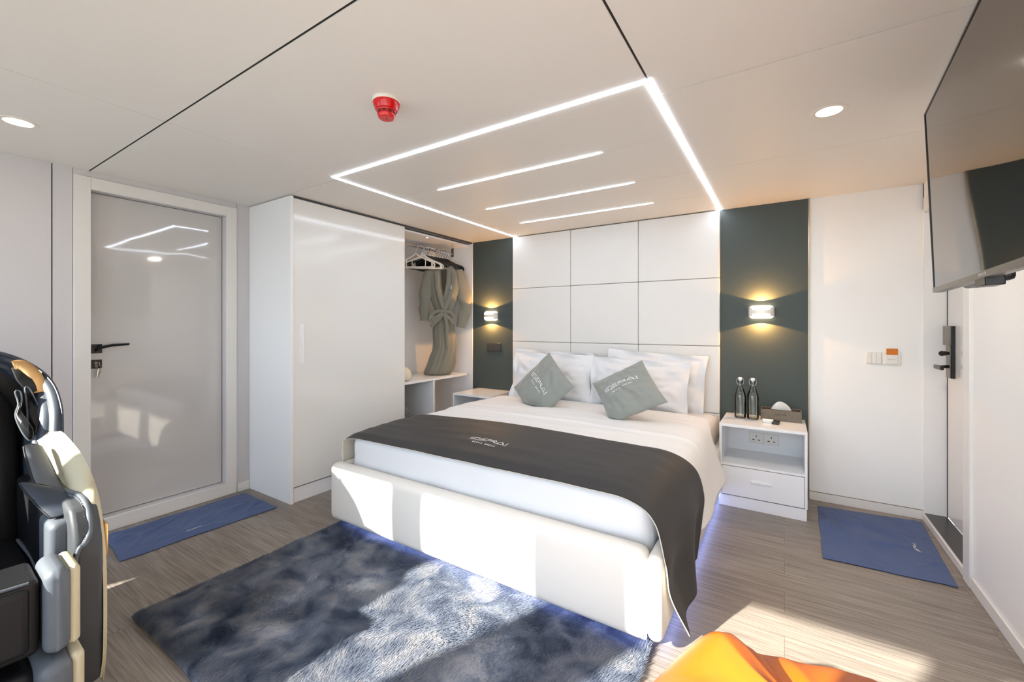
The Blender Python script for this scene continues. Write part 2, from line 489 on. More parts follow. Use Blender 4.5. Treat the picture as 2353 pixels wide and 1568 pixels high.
# casing: the raised frame around the reveal, mitred look
mb = MB()
ox = X0 + .012
mb.box(X0 - .001, ox, .745, DY0, 0, 2.262).box(X0 - .001, ox, DY1 - .002, 1.668, 0, 2.262)
mb.box(X0 - .001, ox, DY0, DY1, DZ1, 2.262).box(X0 - .001, ox, DY0, DY1, 0, DZ0)
struct('trim_4', mb, M['casing'], bevel=.003)
struct('baseboard_left', MB().box(X0, X0 + .012, 1.672, 1.762, 0, .07), M['casing'], bevel=.002)

door = mesh('door_1', MB().box(X0 - .105, X0 - .065, DY0 + .004, DY1 - .004, DZ0 + .003, DZ1 - .003), M['door'], origin=(X0 - .085, 1.2, DZ0), bevel=.002)
door['kind'] = 'structure'; door['label'] = 'glossy gray-white inner door with black lever, in the left wall'
fx = X0 - .065
def on_door(name, mb_, m, **k): return mesh(name, mb_, m, parent=door, **k)
h = on_door('door_handle', MB().box(fx, fx + .010, .834, .890, 1.150, 1.208)
            .tube([(fx + .005, .862, 1.168), (fx + .03, .865, 1.176), (fx + .047, .885, 1.190), (fx + .05, .93, 1.200), (fx + .05, 1.015, 1.204)],
                  [.009, .009, (.008, .013), (.006, .013), (.005, .010)], 10, flat=(1, 0, 0)), M['black'], bevel=.002)
on_door('escutcheon', MB().box(fx, fx + .009, .834, .890, 1.052, 1.108), M['black'], bevel=.002)
on_door('lock_cylinder', MB().cyl((fx + .008, .860, 1.088), (fx + .016, .860, 1.088), .0085).box(fx + .008, fx + .014, .855, .865, 1.060, 1.085), M['bronze'])
on_door('key', MB().box(fx + .016, fx + .036, .870, .8725, 1.072, 1.094)
        .tube([(fx + .030, .871 + .010 * math.sin(a), 1.062 + .012 * math.cos(a)) for a in [i * math.pi / 8 for i in range(16)]], .0012, 6, closed=True)
        .tube([(fx + .030, .872, 1.050), (fx + .030, .868, 1.030), (fx + .030, .862, .995)], [(.008, .002), (.010, .002), (.006, .002)], 8, flat=(0, 1, 0)), M['steel'])

# right wall with the recessed entry door
mb = MB()
mb.box(X1, X1 + .12, WIN_Y - .2, 3.145, 0, CEIL).box(X1, X1 + .12, 3.14, Y1, 2.12, CEIL)
mb.box(X1, .913, 3.951, Y1 + .02, 0, CEIL)           # far jamb beside the corner
struct('wall_right', mb, M['wall'])
struct('baseboard_right', MB().box(X1 - .010, X1, WIN_Y, 3.05, 0, .06), M['casing'], bevel=.002)
mb = MB().box(X1 - .014, X1 + .10, 3.055, 3.150, 0, 2.20).box(X1 - .004, X1 + .10, 3.15, 3.951, 2.10, 2.20)
struct('trim_5', mb, M['casing'], bevel=.004)
mb = MB().box(X1 - .006, X1 + .02, 3.15, 3.955, 0, .047)
struct('trim_6', mb, M['casing'], bevel=.004)
struct('trim_7', MB().box(X1 + .004, .912, 3.15, 3.951, .02, .052), M['dark_sill'])
edoor = mesh('door_2', MB().box(.914, .955, 3.152, 3.944, .056, 2.10), M['entry'], origin=(.93, 3.55, .05), bevel=.002)
edoor['kind'] = 'structure'; edoor['label'] = 'white glossy entry door recessed beside the back right corner'
mb = MB().box(.912, .916, 3.944, 3.951, .05, 2.10)
struct('trim_8', mb, M['gap'])
lk = mesh('smart_lock', MB().box(.894, .914, 3.790, 3.880, .990, 1.325), M['black'], parent=edoor, bevel=.002)
lk['label'] = 'black smart lock body with a bronze face'
mesh('lock_face', MB().box(.888, .895, 3.793, 3.868, .992, 1.21).box(.884, .895, 3.786, 3.918, 1.20, 1.326), M['bronze'], parent=edoor, bevel=.003)
mesh('lock_knob', MB().tube([(.890, 3.830, 1.150), (.870, 3.80, 1.150), (.845, 3.77, 1.150), (.838, 3.765, 1.150)], [.010, .014, .016, .010], 14), M['plastic_black'], parent=edoor)
mesh('lock_lever', MB().tube([(.892, 3.825, 1.064), (.850, 3.79, 1.064), (.826, 3.74, 1.064)], [.011] * 3, 12).box(.812, .830, 3.650, 3.790, 1.052, 1.078), M['black'], parent=edoor, bevel=.003)

# window wall behind the camera: openings with frames and glass
mb = MB()
edges = [X0 - .1] + [v for w in WINDOWS for v in w] + [X1 + .12]
for i in range(0, len(edges), 2):
    mb.box(edges[i], edges[i + 1], WIN_Y - .1, WIN_Y, 0, CEIL)
for (x0, x1) in WINDOWS:
    mb.box(x0, x1, WIN_Y - .1, WIN_Y, 0, WIN_Z[0]).box(x0, x1, WIN_Y - .1, WIN_Y, WIN_Z[1], CEIL)
struct('wall_front', mb, M['wall'])
for i, (x0, x1) in enumerate(WINDOWS):
    f = .015
    w = MB().box(x0, x0 + f, WIN_Y - .08, WIN_Y - .03, *WIN_Z).box(x1 - f, x1, WIN_Y - .08, WIN_Y - .03, *WIN_Z)
    w.box(x0 + f, x1 - f, WIN_Y - .08, WIN_Y - .03, WIN_Z[0], WIN_Z[0] + f).box(x0 + f, x1 - f, WIN_Y - .08, WIN_Y - .03, WIN_Z[1] - f, WIN_Z[1])
    wo = struct('window_%d' % (i + 1), w, M['frame_dark'], origin=((x0 + x1) / 2, WIN_Y, WIN_Z[0]))
    mesh('pane', MB().box(x0 + f, x1 - f, WIN_Y - .058, WIN_Y - .052, WIN_Z[0] + f, WIN_Z[1] - f), M['pane'], parent=wo)

# ================================================================== CEILING FITTINGS
z = CEIL
mb = MB()
mb.box(-2.5 + .01, -.4425, 1.700, 1.7215, z - .003, z + .001)
mb.box(-2.495, -2.475, 1.7215, 3.948, z - .003, z + .001)
mb.box(-.466, -.4425, 1.7215, 3.948, z - .003, z + .001)
ledo = mesh('led_profile_light', mb, M['led'], origin=(-1.47, 2.8, z))
tag(ledo, 'long white light line framing three sides of the ceiling above the bed', 'light strip')
for (x0, x1, y, lab) in [(-2.042, -.909, 2.279, 'short light line across the ceiling, nearest the front edge of the light frame'),
                         (-2.049, -.905, 2.874, 'short light line across the ceiling, between the two other short ones'),
                         (-2.059, -.924, 3.435, 'short light line across the ceiling, closest to the padded headboard')]:
    mb = MB()
    # tapered ends as in a recessed profile
    w = .008
    mb.prism([(x0 - .05, y), (x0, y - w), (x1, y - w), (x1 + .05, y), (x1, y + w), (x0, y + w)], lambda a, b, d: (a, b, d), z - .003, z + .001)
    o = mesh('led_line_light', mb, M['led'], origin=((x0 + x1) / 2, y, z))
    tag(o, lab, 'light strip', 'short ceiling light lines inside the light frame')

def downlight(x, y, label, power):
    t = thing('downlight', label, 'ceiling light', (x, y, z), group='warm ceiling downlights')
    mesh('ring', MB().lathe([(.050, .001), (.050, -.003), (.066, -.004), (.070, 0), (.070, .001)], (x, y, z), 48), M['plastic_white'], parent=t)
    mesh('diffuser', MB().lathe([(.0005, -.0025), (.051, -.0025)], (x, y, z), 48, cap=False), M['lamp_warm'], parent=t)
    ld = bpy.data.lights.new('downlight_beam', 'AREA'); ld.shape = 'DISK'; ld.size = .10; ld.energy = power; ld.color = (1, .90, .78)
    lo = bpy.data.objects.new('downlight_beam', ld); lo.location = (0, 0, -.006); lo.parent = t; COL.objects.link(lo)
downlight(.170, 2.392, 'round warm downlight on the ceiling in front of the television', 7.5)
downlight(-3.075, .437, 'round warm downlight at the left edge of the ceiling, above the massage chair', 0.5)
downlight(.170, .437, 'added unseen downlight near the windows on the right, brightening the right and back walls', 5.0)  # unseen lamp, added to brighten the right and back walls

t = thing('smoke_detector', 'red smoke detector on a white base on the ceiling', 'smoke detector', (-1.442, 1.249, z))
mesh('base', MB().lathe([(.058, .001), (.059, -.008), (.056, -.014)], (-1.442, 1.249, z), 48), M['plastic_white'], parent=t)
prof = [(.0, -.012), (.055, -.012), (.057, -.016), (.056, -.022), (.046, -.046), (.040, -.048), (.038, -.052)]
mesh('body', MB().lathe(prof, (-1.442, 1.249, z), 48), M['red'], parent=t)
mb = MB()
for k in range(10):
    a0 = k * math.pi / 5; 
    for zz in (-.053, -.0595):
        ring = [[(-1.442 + r * math.cos(a0 + q * .045 + .06), 1.249 + r * math.sin(a0 + q * .045 + .06), z + zz + dz) for r, dz in ((.037, 0), (.0385, 0), (.0385, -.004), (.037, -.004))] for q in range(11)]
        mb.loft(ring)
mesh('vent', mb, M['red_dark'], parent=t)
mesh('cap', MB().lathe([(.037, -.050), (.038, -.056), (.0375, -.066), (.033, -.078), (.029, -.081), (.002, -.081)], (-1.442, 1.249, z), 48), M['red'], parent=t)
mesh('test_lamp', MB().lathe([(.003, -.0808), (.0025, -.0825), (.0005, -.083)], (-1.442, 1.249, z), 12), M['red_dark'], parent=t)

# ================================================================== WALL FITTINGS
def pill(cx, cy, z, w, d, n=10):
    """stadium in plan, flat side against the wall at cy, bulging to -y"""
    out = []
    r = d
    for i in range(n + 1):
        a = math.pi + (math.pi / 2) * i / n
        out.append((cx - w / 2 + r + r * math.cos(a), cy + r * math.sin(a), z))
    for i in range(n + 1):
        a = 1.5 * math.pi + (math.pi / 2) * i / n
        out.append((cx + w / 2 - r + r * math.cos(a), cy + r * math.sin(a), z))
    return out
def sconce(x, label):
    y = Y1 - .012; zc = 1.437
    t = thing('wall_sconce', label, 'wall lamp', (x, y, zc), group='bedside wall lamps')
    mesh('shade', MB().loft([pill(x, y, zc - .036, .182, .062), pill(x, y, zc - .019, .182, .066), pill(x, y, zc + .019, .182, .066), pill(x, y, zc + .036, .182, .062)]), M['lamp_body'], parent=t)
    for s in (1, -1):
        mesh('diffuser', MB().loft([pill(x, y, zc + s * .018, .178, .069), pill(x, y, zc + s * .030, .176, .068), pill(x, y, zc + s * .046, .150, .052), pill(x, y, zc + s * .052, .120, .036)]), M['lamp_warm'], parent=t, smooth=60)
        ld = bpy.data.lights.new('sconce_beam', 'SPOT'); ld.energy = 8.0; ld.color = (1, .50, .15); ld.spot_size = R(150); ld.spot_blend = .10; ld.shadow_soft_size = .004
        lo = bpy.data.objects.new('sconce_beam', ld); lo.location = (0, -.060, s * .072); lo.parent = t
        lo.rotation_euler = Vector((0, 0, s)).to_track_quat('-Z', 'Y').to_euler(); COL.objects.link(lo)
sconce(-.156, 'white wall lamp on the right gray panel above the glass bottles')
sconce(-2.815, 'white wall lamp on the narrow left gray panel beside the wardrobe')

y = Y1 - .012
t = thing('light_switch', 'dark gray double switch under the left wall lamp', 'switch', (-2.777, y, 1.08))
mesh('plate', MB().box(-2.873, -2.681, y - .006, y, 1.033, 1.132), M['switch_gray'], parent=t, bevel=.002)
for x0, x1 in ((-2.868, -2.780), (-2.776, -2.686)):
    mesh('rocker', MB().box(x0, x1, y - .011, y - .005, 1.038, 1.127), M['switch_gray'], parent=t, bevel=.002)
y = Y1
t = thing('light_switch', 'white three-rocker switch on the wall left of the keycard switch', 'switch', (.540, y, 1.095))
mesh('plate', MB().box(.497, .583, y - .007, y, 1.052, 1.138), M['switch_white'], parent=t, bevel=.002)
for k in range(3):
    x0 = .501 + k * .0265
    mesh('rocker', MB().box(x0, x0 + .0255, y - .011, y - .006, 1.057, 1.133), M['switch_white'], parent=t, bevel=.0015)
t = thing('keycard_switch', 'white keycard switch holding an orange card by the entry door', 'switch', (.635, y, 1.09))
mesh('plate', MB().box(.586, .684, y - .012, y, 1.050, 1.140), M['switch_white'], parent=t, bevel=.003)
mesh('card_slot', MB().box(.600, .668, y - .019, y - .011, 1.058, 1.122), M['switch_white'], parent=t, bevel=.003)
mesh('lettering', ribbon(MB(), logo_strokes(False), lambda a, b: (.614 + a * .0055, y - .0194, 1.085 + b * .006)), M['ink'], parent=t)
cd = mesh('key_card', MB().box(.606, .668, y - .0155, y - .0135, 1.112, 1.166), M['card'], origin=(.637, y - .014, 1.112), bevel=.0008)
tag(cd, 'orange key card stuck in the white wall switch', 'card')

# ================================================================== TELEVISION
ang = -math.atan(.0635)                 # far end slightly nearer the wall; local +y runs away from the camera
t = thing('television', 'large black flat television hanging on the right wall, tilted down', 'television', (.472, 1.775, 1.844), rot=(0, R(-2.2), ang))
# local: screen faces -x, y along the width, z up
W2, H2 = .665, .374
mesh('back_housing', MB().box(.0, .022, -W2, W2, -H2, H2).box(.02, .060, -.42, .42, -H2 + .02, .10), M['tv_bezel'], parent=t, local=True, bevel=.006)
mesh('bezel', MB().box(-.006, .001, -W2, -W2 + .007, -H2, H2).box(-.006, .001, W2 - .007, W2, -H2, H2).box(-.006, .001, -W2 + .007, W2 - .007, H2 - .007, H2), M['tv_bezel'], parent=t, local=True)
mesh('bottom_lip', MB().box(-.008, .001, -W2, W2, -H2 - .004, -H2 + .016).box(-.001, .022, -W2, W2, -H2 - .005, -H2 + .001), M['tv_lip'], parent=t, local=True, bevel=.0015)
mesh('screen', MB().grid(lambda u, v: (-.0035 - .0022 * math.sin(u * 9.0 + 1.0) * math.sin(v * math.pi) * .5, -W2 + .007 + u * (2 * W2 - .014), -H2 + .016 + v * (2 * H2 - .023)), 48, 12), M['tv_screen'], parent=t, local=True, smooth=80)
mesh('sensor_box', MB().box(-.010, .03, -.055, .045, -H2 - .028, -H2 - .002), M['plastic_black'], parent=t, local=True, bevel=.003)
mesh('speaker_bulge', MB().box(.020, .070, .02, .36, -H2 - .012, -H2 + .04), M['tv_bezel'], parent=t, local=True, bevel=.012)
mesh('maker_mark', MB().box(-.0088, -.0082, -.052 + .0, .010, -H2 + .003, -H2 + .011), M['chrome'], parent=t, local=True)
mesh('wall_arm', MB().box(.06, .09, -.2, .2, -.2, .15).box(.09, .275, -.06, -.02, -.03, .03).box(.09, .275, .06, .10, -.03, .03).box(.265, .315, -.15, .15, -.2, .2), M['tv_bezel'], parent=t, local=True, bevel=.004)

# ================================================================== HEADBOARD WALL
t = thing('headboard', 'white padded wall-height headboard of large square panels behind the bed', 'headboard', (-1.48, Y1, 0))
xs = [-2.509, -1.816, -1.135, -.454]; zs = [.03, .590, 1.155, 1.729, 2.294]
mesh('backing', MB().box(xs[0], xs[3], Y1 - .012, Y1 - .0005, .02, CEIL - .002), M['seam'], parent=t)
for i in range(3):
    for j in range(4):
        if j == 0 and i < 2: continue
        mesh('padded_panel', MB().box(xs[i] + .0015, xs[i + 1] - .0015, Y1 - .046, Y1 - .010, zs[j] + .0015, zs[j + 1] - .0015), M['padded'], parent=t, bevel=.007, seg=4)

# ================================================================== WARDROBE
WX0, WX1, WY0, WY1 = X0 + .002, -3.080, 1.766, Y1 - .002
t = thing('wardrobe', 'tall white gloss wardrobe with one sliding door and an open bay', 'wardrobe', (WX0, WY0, 0))
def wp(name, mb_, m, **k): return mesh(name, mb_, m, parent=t, **k)
wp('side_panel', MB().box(WX0, WX1, WY0, WY0 + .020, 0, CEIL - .006), M['lacquer'], bevel=.001)
wp('corner_trim', MB().box(WX1, WX1 + .004, WY0 - .001, WY0 + .022, .0, CEIL - .008), M['wall'], bevel=.001)
wp('side_panel', MB().box(WX0, WX1, WY1 - .022, WY1, 0, CEIL - .006), M['lacquer'], bevel=.001)
wp('back_panel', MB().box(WX0, WX0 + .012, WY0 + .02, WY1 - .022, .02, CEIL - .02), M['lacquer'])
wp('top_panel', MB().box(WX0, WX1 - .06, WY0 + .02, WY1 - .022, CEIL - .040, CEIL - .022), M['lacquer'])
wp('sliding_track', MB().box(WX1 - .060, WX1 - .001, WY0 + .02, WY1 - .022, CEIL - .016, CEIL - .004), M['switch_gray'])
wp('middle_panel', MB().box(WX0 + .012, WX1 - .09, 2.55, 2.568, .1, CEIL - .04), M['lacquer'])
wp('plinth', MB().box(WX1 - .03, WX1 - .012, WY0 + .02, WY1 - .022, 0, .092), M['lacquer'])
wp('bottom_panel', MB().box(WX0, WX1 - .012, WY0 + .02, WY1 - .022, .092, .108), M['lacquer'])
d = wp('sliding_door', MB().box(WX1 - .024, WX1 - .002, WY0 + .024, 2.893, .118, CEIL - .018), M['gloss'], bevel=.0015)
mesh('door_handle', MB().box(WX1 - .003, WX1 + .0035, 1.843, 1.870, 1.040, 1.345).box(WX1 + .0015, WX1 + .006, 1.843, 1.848, 1.040, 1.345).box(WX1 + .0015, WX1 + .006, 1.866, 1.870, 1.040, 1.345), M['lacquer'], parent=d, bevel=.001)
wp('shelf', MB().box(WX0 + .012, WX1 - .032, 2.568, 3.895, .748, .772), M['lacquer'], bevel=.0015)
wp('divider', MB().box(WX0 + .012, WX1 - .035, 3.325, 3.345, .108, .748), M['lacquer'], bevel=.001)
wp('hanging_rail', MB().tube([(-3.38, 2.568, 2.190), (-3.38, 3.935, 2.190)], [(.015, .0075)] * 2, 14, flat=(0, 0, 1)), M['chrome'])
wp('rail_bracket', MB().box(-3.398, -3.362, 3.938, 3.948, 2.155, CEIL - .04), M['bronze'], bevel=.002)
sp = wp('spot_light', MB().lathe([(.022, 0), (.022, -.004), (.012, -.005)], (-3.18, 3.30, CEIL - .040), 24, cap=False), M['chrome'])
mesh('lens', MB().lathe([(.013, -.004), (.0005, -.0042)], (-3.18, 3.30, CEIL - .040), 24, cap=False), M['spot_lens'], parent=sp)
ld = bpy.data.lights.new('wardrobe_spot', 'SPOT'); ld.energy = 0.35; ld.spot_size = R(120); ld.spot_blend = .6; ld.shadow_soft_size = .01; ld.color = (.9, .93, 1)
lo = bpy.data.objects.new('wardrobe_spot', ld); lo.location = Vector((-3.18, 3.30, CEIL - .052)) - WORLD[t.name]; lo.parent = t; COL.objects.link(lo)

# ---- hangers: local x across the shoulders, hook over the rail at the origin
def hanger(white, label, group, y, rz, first=None):
    if first is not None:
        r = copy_tree(first); r.location = (-3.38, y, 2.197); r.rotation_euler = (0, 0, rz); r['label'] = label; return r
    r = thing('clothes_hanger', label, 'hanger', (-3.38, y, 2.197), rz, group)
    m = M['plastic_white'] if white else M['plastic_black']
    w, rr = (.205, .0075) if white else (.215, .010)
    hook = [(.000, 0, -.088), (.0, 0, -.055), (.016, 0, -.036), (.020, 0, -.012), (.012, 0, .008), (-.004, 0, .0135), (-.017, 0, .006), (-.021, 0, -.008)]
    mesh('hook', MB().tube([tuple(catmull([Vector(p) for p in hook], i / 28)) for i in range(29)], .0022, 8), M['chrome'], parent=r, local=True)
    pts = [(0, 0, -.088), (.035, 0, -.112), (w * .55, 0, -.150), (w * .88, 0, -.178), (w, 0, -.200), (w * .985, 0, -.222), (w * .9, 0, -.232), (0, 0, -.232)]
    full = [Vector((-x, y_, z_)) for x, y_, z_ in reversed(pts[1:])][1:] + [Vector(p) for p in pts]
    full = full[:-1] + [Vector((0, 0, -.232))]
    P = [catmull(full + [full[0]], i / 72) for i in range(72)]
    mb = MB().tube(P, [(rr * .75, rr)] * 72, 8, closed=True, flat=(0, 1, 0))
    if white:
        for s in (-1, 1): mb.tube([(s * w * .50, 0, -.146), (s * w * .52, 0, -.18), (s * w * .50, 0, -.23)], .005, 8)
    else:
        mb.tube([(-w * .95, 0, -.198), (-w * .5, 0, -.150), (0, 0, -.105), (w * .5, 0, -.150), (w * .95, 0, -.198)], [.015, .013, .011, .013, .015], 10)
    mesh('body', mb, m, parent=r, local=True)
    return r
wl = ['white plastic hanger hanging nearest the wardrobe door, apart from the rest', 'white plastic hanger second from the wardrobe door', 'white plastic hanger third from the wardrobe door', 'white plastic hanger touching the first of the black hangers']
h0 = None
for i, (yy, rz) in enumerate([(3.335, 30), (3.425, 38), (3.445, 33), (3.468, 40)]):
    h = hanger(True, wl[i], 'white hangers on the wardrobe rail', yy, R(rz), h0); h0 = h0 or h
h0 = None
for i in range(9):
    yy = 3.495 + i * .043
    if i >= 3: yy += .012
    h = hanger(False, 'black velvet hanger in the tight black row on the wardrobe rail', 'black hangers on the wardrobe rail', yy, R([52, 44, 49, 40, 33, 27, 22, 15, 10][i]), h0); h0 = h0 or h

# ---- bathrobe: local x across the shoulders, front towards local -y
t = thing('bathrobe', 'khaki gray bathrobe with a tied belt hanging in the open wardrobe', 'bathrobe', (-3.27, 3.62, .775), R(50))
def rz_(z): return z - .775
ST = [(1.985, -.05, .10, .030), (1.955, -.15, .205, .045), (1.90, -.175, .225, .055), (1.75, -.16, .215, .065), (1.60, -.11, .175, .060), (1.48, -.065, .135, .052), (1.40, -.085, .15, .058),
      (1.20, -.10, .162, .066), (1.04, -.105, .170, .075), (.93, -.150, .165, .08), (.85, -.185, .145, .085), (.80, -.205, .120, .085), (.779, -.19, .10, .07)]
def robe_ring(u, n=72):
    z_, a, b, d_ = catmull([Vector(s) for s in ST], u) if False else [sum(c) for c in zip(*[[0, 0, 0, 0]])]
    return None
def interp_st(u):
    x = u * (len(ST) - 1); i = min(int(x), len(ST) - 2); t_ = x - i; t_ = t_
    return [ST[i][k] * (1 - t_) + ST[i + 1][k] * t_ for k in range(4)]
rings = []
for q in range(61):
    z_, a, b, d_ = interp_st(q / 60)
    low = sstep(1.5, 1.0, z_)
    ring = []
    for k in range(72):
        th = 2 * math.pi * k / 72
        fa = th + .5 * (1 - z_)
        fold = 1 + (.30 + .45 * low) * nz(2.6 * math.cos(fa), 2.6 * math.sin(fa), z_ * .7) + .22 * nz(6 * math.cos(fa), 6 * math.sin(fa), z_ * 1.2 + 5)
        pinch = .55 + .45 * min(1, abs(z_ - 1.475) / .12)
        x = (a + b) / 2 + (b - a) / 2 * math.cos(th) * (1 + .02 * math.sin(9 * th + 4 * z_))
        yv = d_ * math.sin(th) * (1 + (fold - 1) * (.5 + pinch * .5))
        ring.append((x + .03 * low * nz(z_ * 4, 3), yv, rz_(z_)))
    rings.append(ring)
mesh('body', MB().loft(rings), M['robe'], parent=t, local=True, smooth=70)
def sleeve(pts, name='sleeve'):
    P = [Vector(p[0]) for p in pts]
    n = 30; rr = []; PP = []
    for i in range(n + 1):
        u = i / n; PP.append(catmull(P, u))
        x = u * (len(pts) - 1); j = min(int(x), len(pts) - 2); f_ = x - j
        w = pts[j][1] * (1 - f_) + pts[j + 1][1] * f_
        rr.append((w * (1 + .10 * math.sin(u * 19)), .036 + .008 * math.sin(u * 13 + 1)))
    mb = MB().tube([(p.x, p.y, rz_(p.z)) for p in PP], rr, 24, flat=(1, 0, 0))
    return mesh(name, mb, M['robe'], parent=t, local=True, smooth=70)
sleeve([((-.135, .0, 1.93), .05), ((-.165, -.02, 1.80), .065), ((-.185, -.03, 1.62), .062), ((-.190, -.035, 1.50), .056), ((-.188, -.04, 1.385), .054)])
sleeve([((.190, .0, 1.96), .05), ((.225, -.01, 1.82), .070), ((.262, -.02, 1.66), .075), ((.272, -.025, 1.53), .066), ((.240, -.03, 1.42), .060), ((.212, -.03, 1.305), .055)])
# lapels meeting at the belt
def lapel(P, w0, w1, name='lapel'):
    P = [Vector(p) for p in P]
    return mesh(name, MB().tube([(lambda q: (q.x, q.y, rz_(q.z)))(catmull(P, i / 24)) for i in range(25)], [(.010 + .002 * math.sin(i), w0 + (w1 - w0) * i / 24) for i in range(25)], 12, flat=(0, 1, 0)), M['robe'], parent=t, local=True, smooth=70)
lapel([(-.035, -.02, 1.985), (-.055, -.068, 1.88), (-.045, -.078, 1.72), (-.005, -.075, 1.58), (.030, -.068, 1.47)], .030, .024)
lapel([(.085, -.02, 1.985), (.135, -.066, 1.90), (.115, -.080, 1.74), (.060, -.080, 1.60), (.010, -.072, 1.47)], .036, .026)
mesh('neck_opening', MB().prism([(-.012, 1.955), (.052, 1.955), (.045, 1.80), (.016, 1.66), (-.004, 1.80)], lambda a, b, d: (a, d, rz_(b)), -.071, -.066), M['felt_dark'], parent=t, local=True)
mesh('embroidery', ribbon(MB(), logo_strokes(True), lambda a, b: (.092 + .012 * b, -.0915, rz_(1.755 + a * .006 - .02))), M['print'], parent=t, local=True)
# belt, knot, bow and tails
belt = MB().tube([(.035 + .108 * math.cos(a), -.005 + .064 * math.sin(a), rz_(1.475 + .006 * math.sin(3 * a))) for a in [i * math.pi / 18 for i in range(36)]], [(.022, .008)] * 36, 10, closed=True, flat=(0, 0, 1))
mesh('belt', belt, M['robe'], parent=t, local=True, smooth=70)
kb = MB()
kb.tube([(.000, -.082, rz_(1.49)), (.020, -.100, rz_(1.475)), (.040, -.085, rz_(1.46))], [(.012, .016), (.020, .026), (.012, .016)], 12)
def band(P, w=.018):
    P = [Vector(p) for p in P]; n = 24
    kb.tube([(lambda q: (q.x, q.y, rz_(q.z)))(catmull(P, i / n)) for i in range(n + 1)], [(.007, w * (1 + .12 * math.sin(i * .9)))] * (n + 1), 10, flat=(0, 1, 0))
band([(.015, -.095, 1.48), (-.06, -.115, 1.485), (-.135, -.110, 1.43), (-.130, -.100, 1.375), (-.07, -.115, 1.42), (.01, -.10, 1.465)])
band([(.025, -.095, 1.48), (.080, -.115, 1.475), (.125, -.110, 1.42), (.115, -.105, 1.36), (.085, -.11, 1.40), (.03, -.10, 1.46)])
band([(.02, -.10, 1.47), (.045, -.105, 1.36), (.052, -.100, 1.22), (.060, -.098, 1.10)], .020)
band([(.01, -.10, 1.47), (-.03, -.10, 1.41), (-.085, -.105, 1.36), (-.125, -.10, 1.31)], .020)
mesh('belt_bow', kb, M['robe'], parent=t, local=True, smooth=70)

cu = mesh('cushion', MB().loft([[(-3.30 + r * math.cos(k * math.pi / 24), 2.98 + r * 1.05 * math.sin(k * math.pi / 24), .773 + zz) for k in range(48)] for r, zz in [(.10, 0), (.135, .012), (.150, .05), (.140, .09), (.110, .125), (.06, .145), (.01, .150)]]), M['cream_cloth'], origin=(-3.30, 2.98, .773), smooth=70)
tag(cu, 'cream rounded cushion on the wardrobe shelf beside the sliding door', 'cushion')
mb = MB(); cA = Vector((-3.16, 3.0, .50)); 
t2 = R(-41)
def pf(a, b, c): return (-3.2 + c, 2.90 + a * math.cos(t2) - b * math.sin(t2), .50 + a * math.sin(t2) + b * math.cos(t2))
o = mesh('perforated_board', MB().loft([[pf(-.26, -.05, c), pf(.46, -.05, c), pf(.46, .05, c), pf(-.26, .05, c)] for c in (-.10, .08)]), M['perf'], origin=(-3.2, 3.02, .2), bevel=.012)
tag(o, 'gray perforated board leaning in the low left wardrobe compartment', 'board')

# ================================================================== NIGHTSTANDS
def nightstand(x0, x1, label, zt=.604):
    t = thing('nightstand', label, 'nightstand', ((x0 + x1) / 2, 3.72, 0), group='white bedside cabinets')
    yf, yb, s = 3.495, Y1 - .014, .016
    P = lambda n_, mb_, m=M['lacquer'], **k: mesh(n_, mb_, m, parent=t, **k)
    P('top', MB().box(x0, x1, yf, yb, zt - .020, zt), bevel=.0015)
    for xx in (x0, x1 - s): P('side', MB().box(xx, xx + s, yf, yb, .082, zt - .020), bevel=.001)
    P('back_panel', MB().box(x0 + s, x1 - s, yb - .012, yb, .085, zt - .02))
    P('shelf', MB().box(x0 + s, x1 - s, yf + .002, yb - .012, .300, .316), bevel=.001)
    P('plinth', MB().box(x0 - .004, x1 - .004, yf + .004, yb, 0, .080), bevel=.001)
    d = P('drawer', MB().box(x0 + s + .002, x1 - s - .002, yf + .001, yf + .30, .087, .296), bevel=.001)
    xc = (x0 + x1) / 2
    mesh('drawer_handle', MB().box(xc - .065, xc + .065, yf - .006, yf + .002, .196, .216), M['lacquer'], parent=d, bevel=.003)
    for k in range(2):
        xa = xc - .103 + k * .104
        so = P('power_socket', MB().box(xa, xa + .1, yb - .021, yb - .011, zt - .224, zt - .136), M['switch_white'], bevel=.002)
        c = xa + .05; zc = zt - .182
        mesh('socket_hole', MB().box(c - .003, c + .003, yb - .0216, yb - .0205, zc + .010, zc + .024), M['dark_holes'], parent=so)
        for sx in (-1, 1): mesh('socket_hole', MB().box(c + sx * .019 - .007, c + sx * .019 + .007, yb - .0216, yb - .0205, zc - .016, zc - .009), M['dark_holes'], parent=so)
    return t
nightstand(-.408, .132, 'white bedside cabinet with a drawer, right of the bed, carrying two glass bottles')
nightstand(-2.995, -2.530, 'white bedside cabinet between the wardrobe and the left side of the bed')

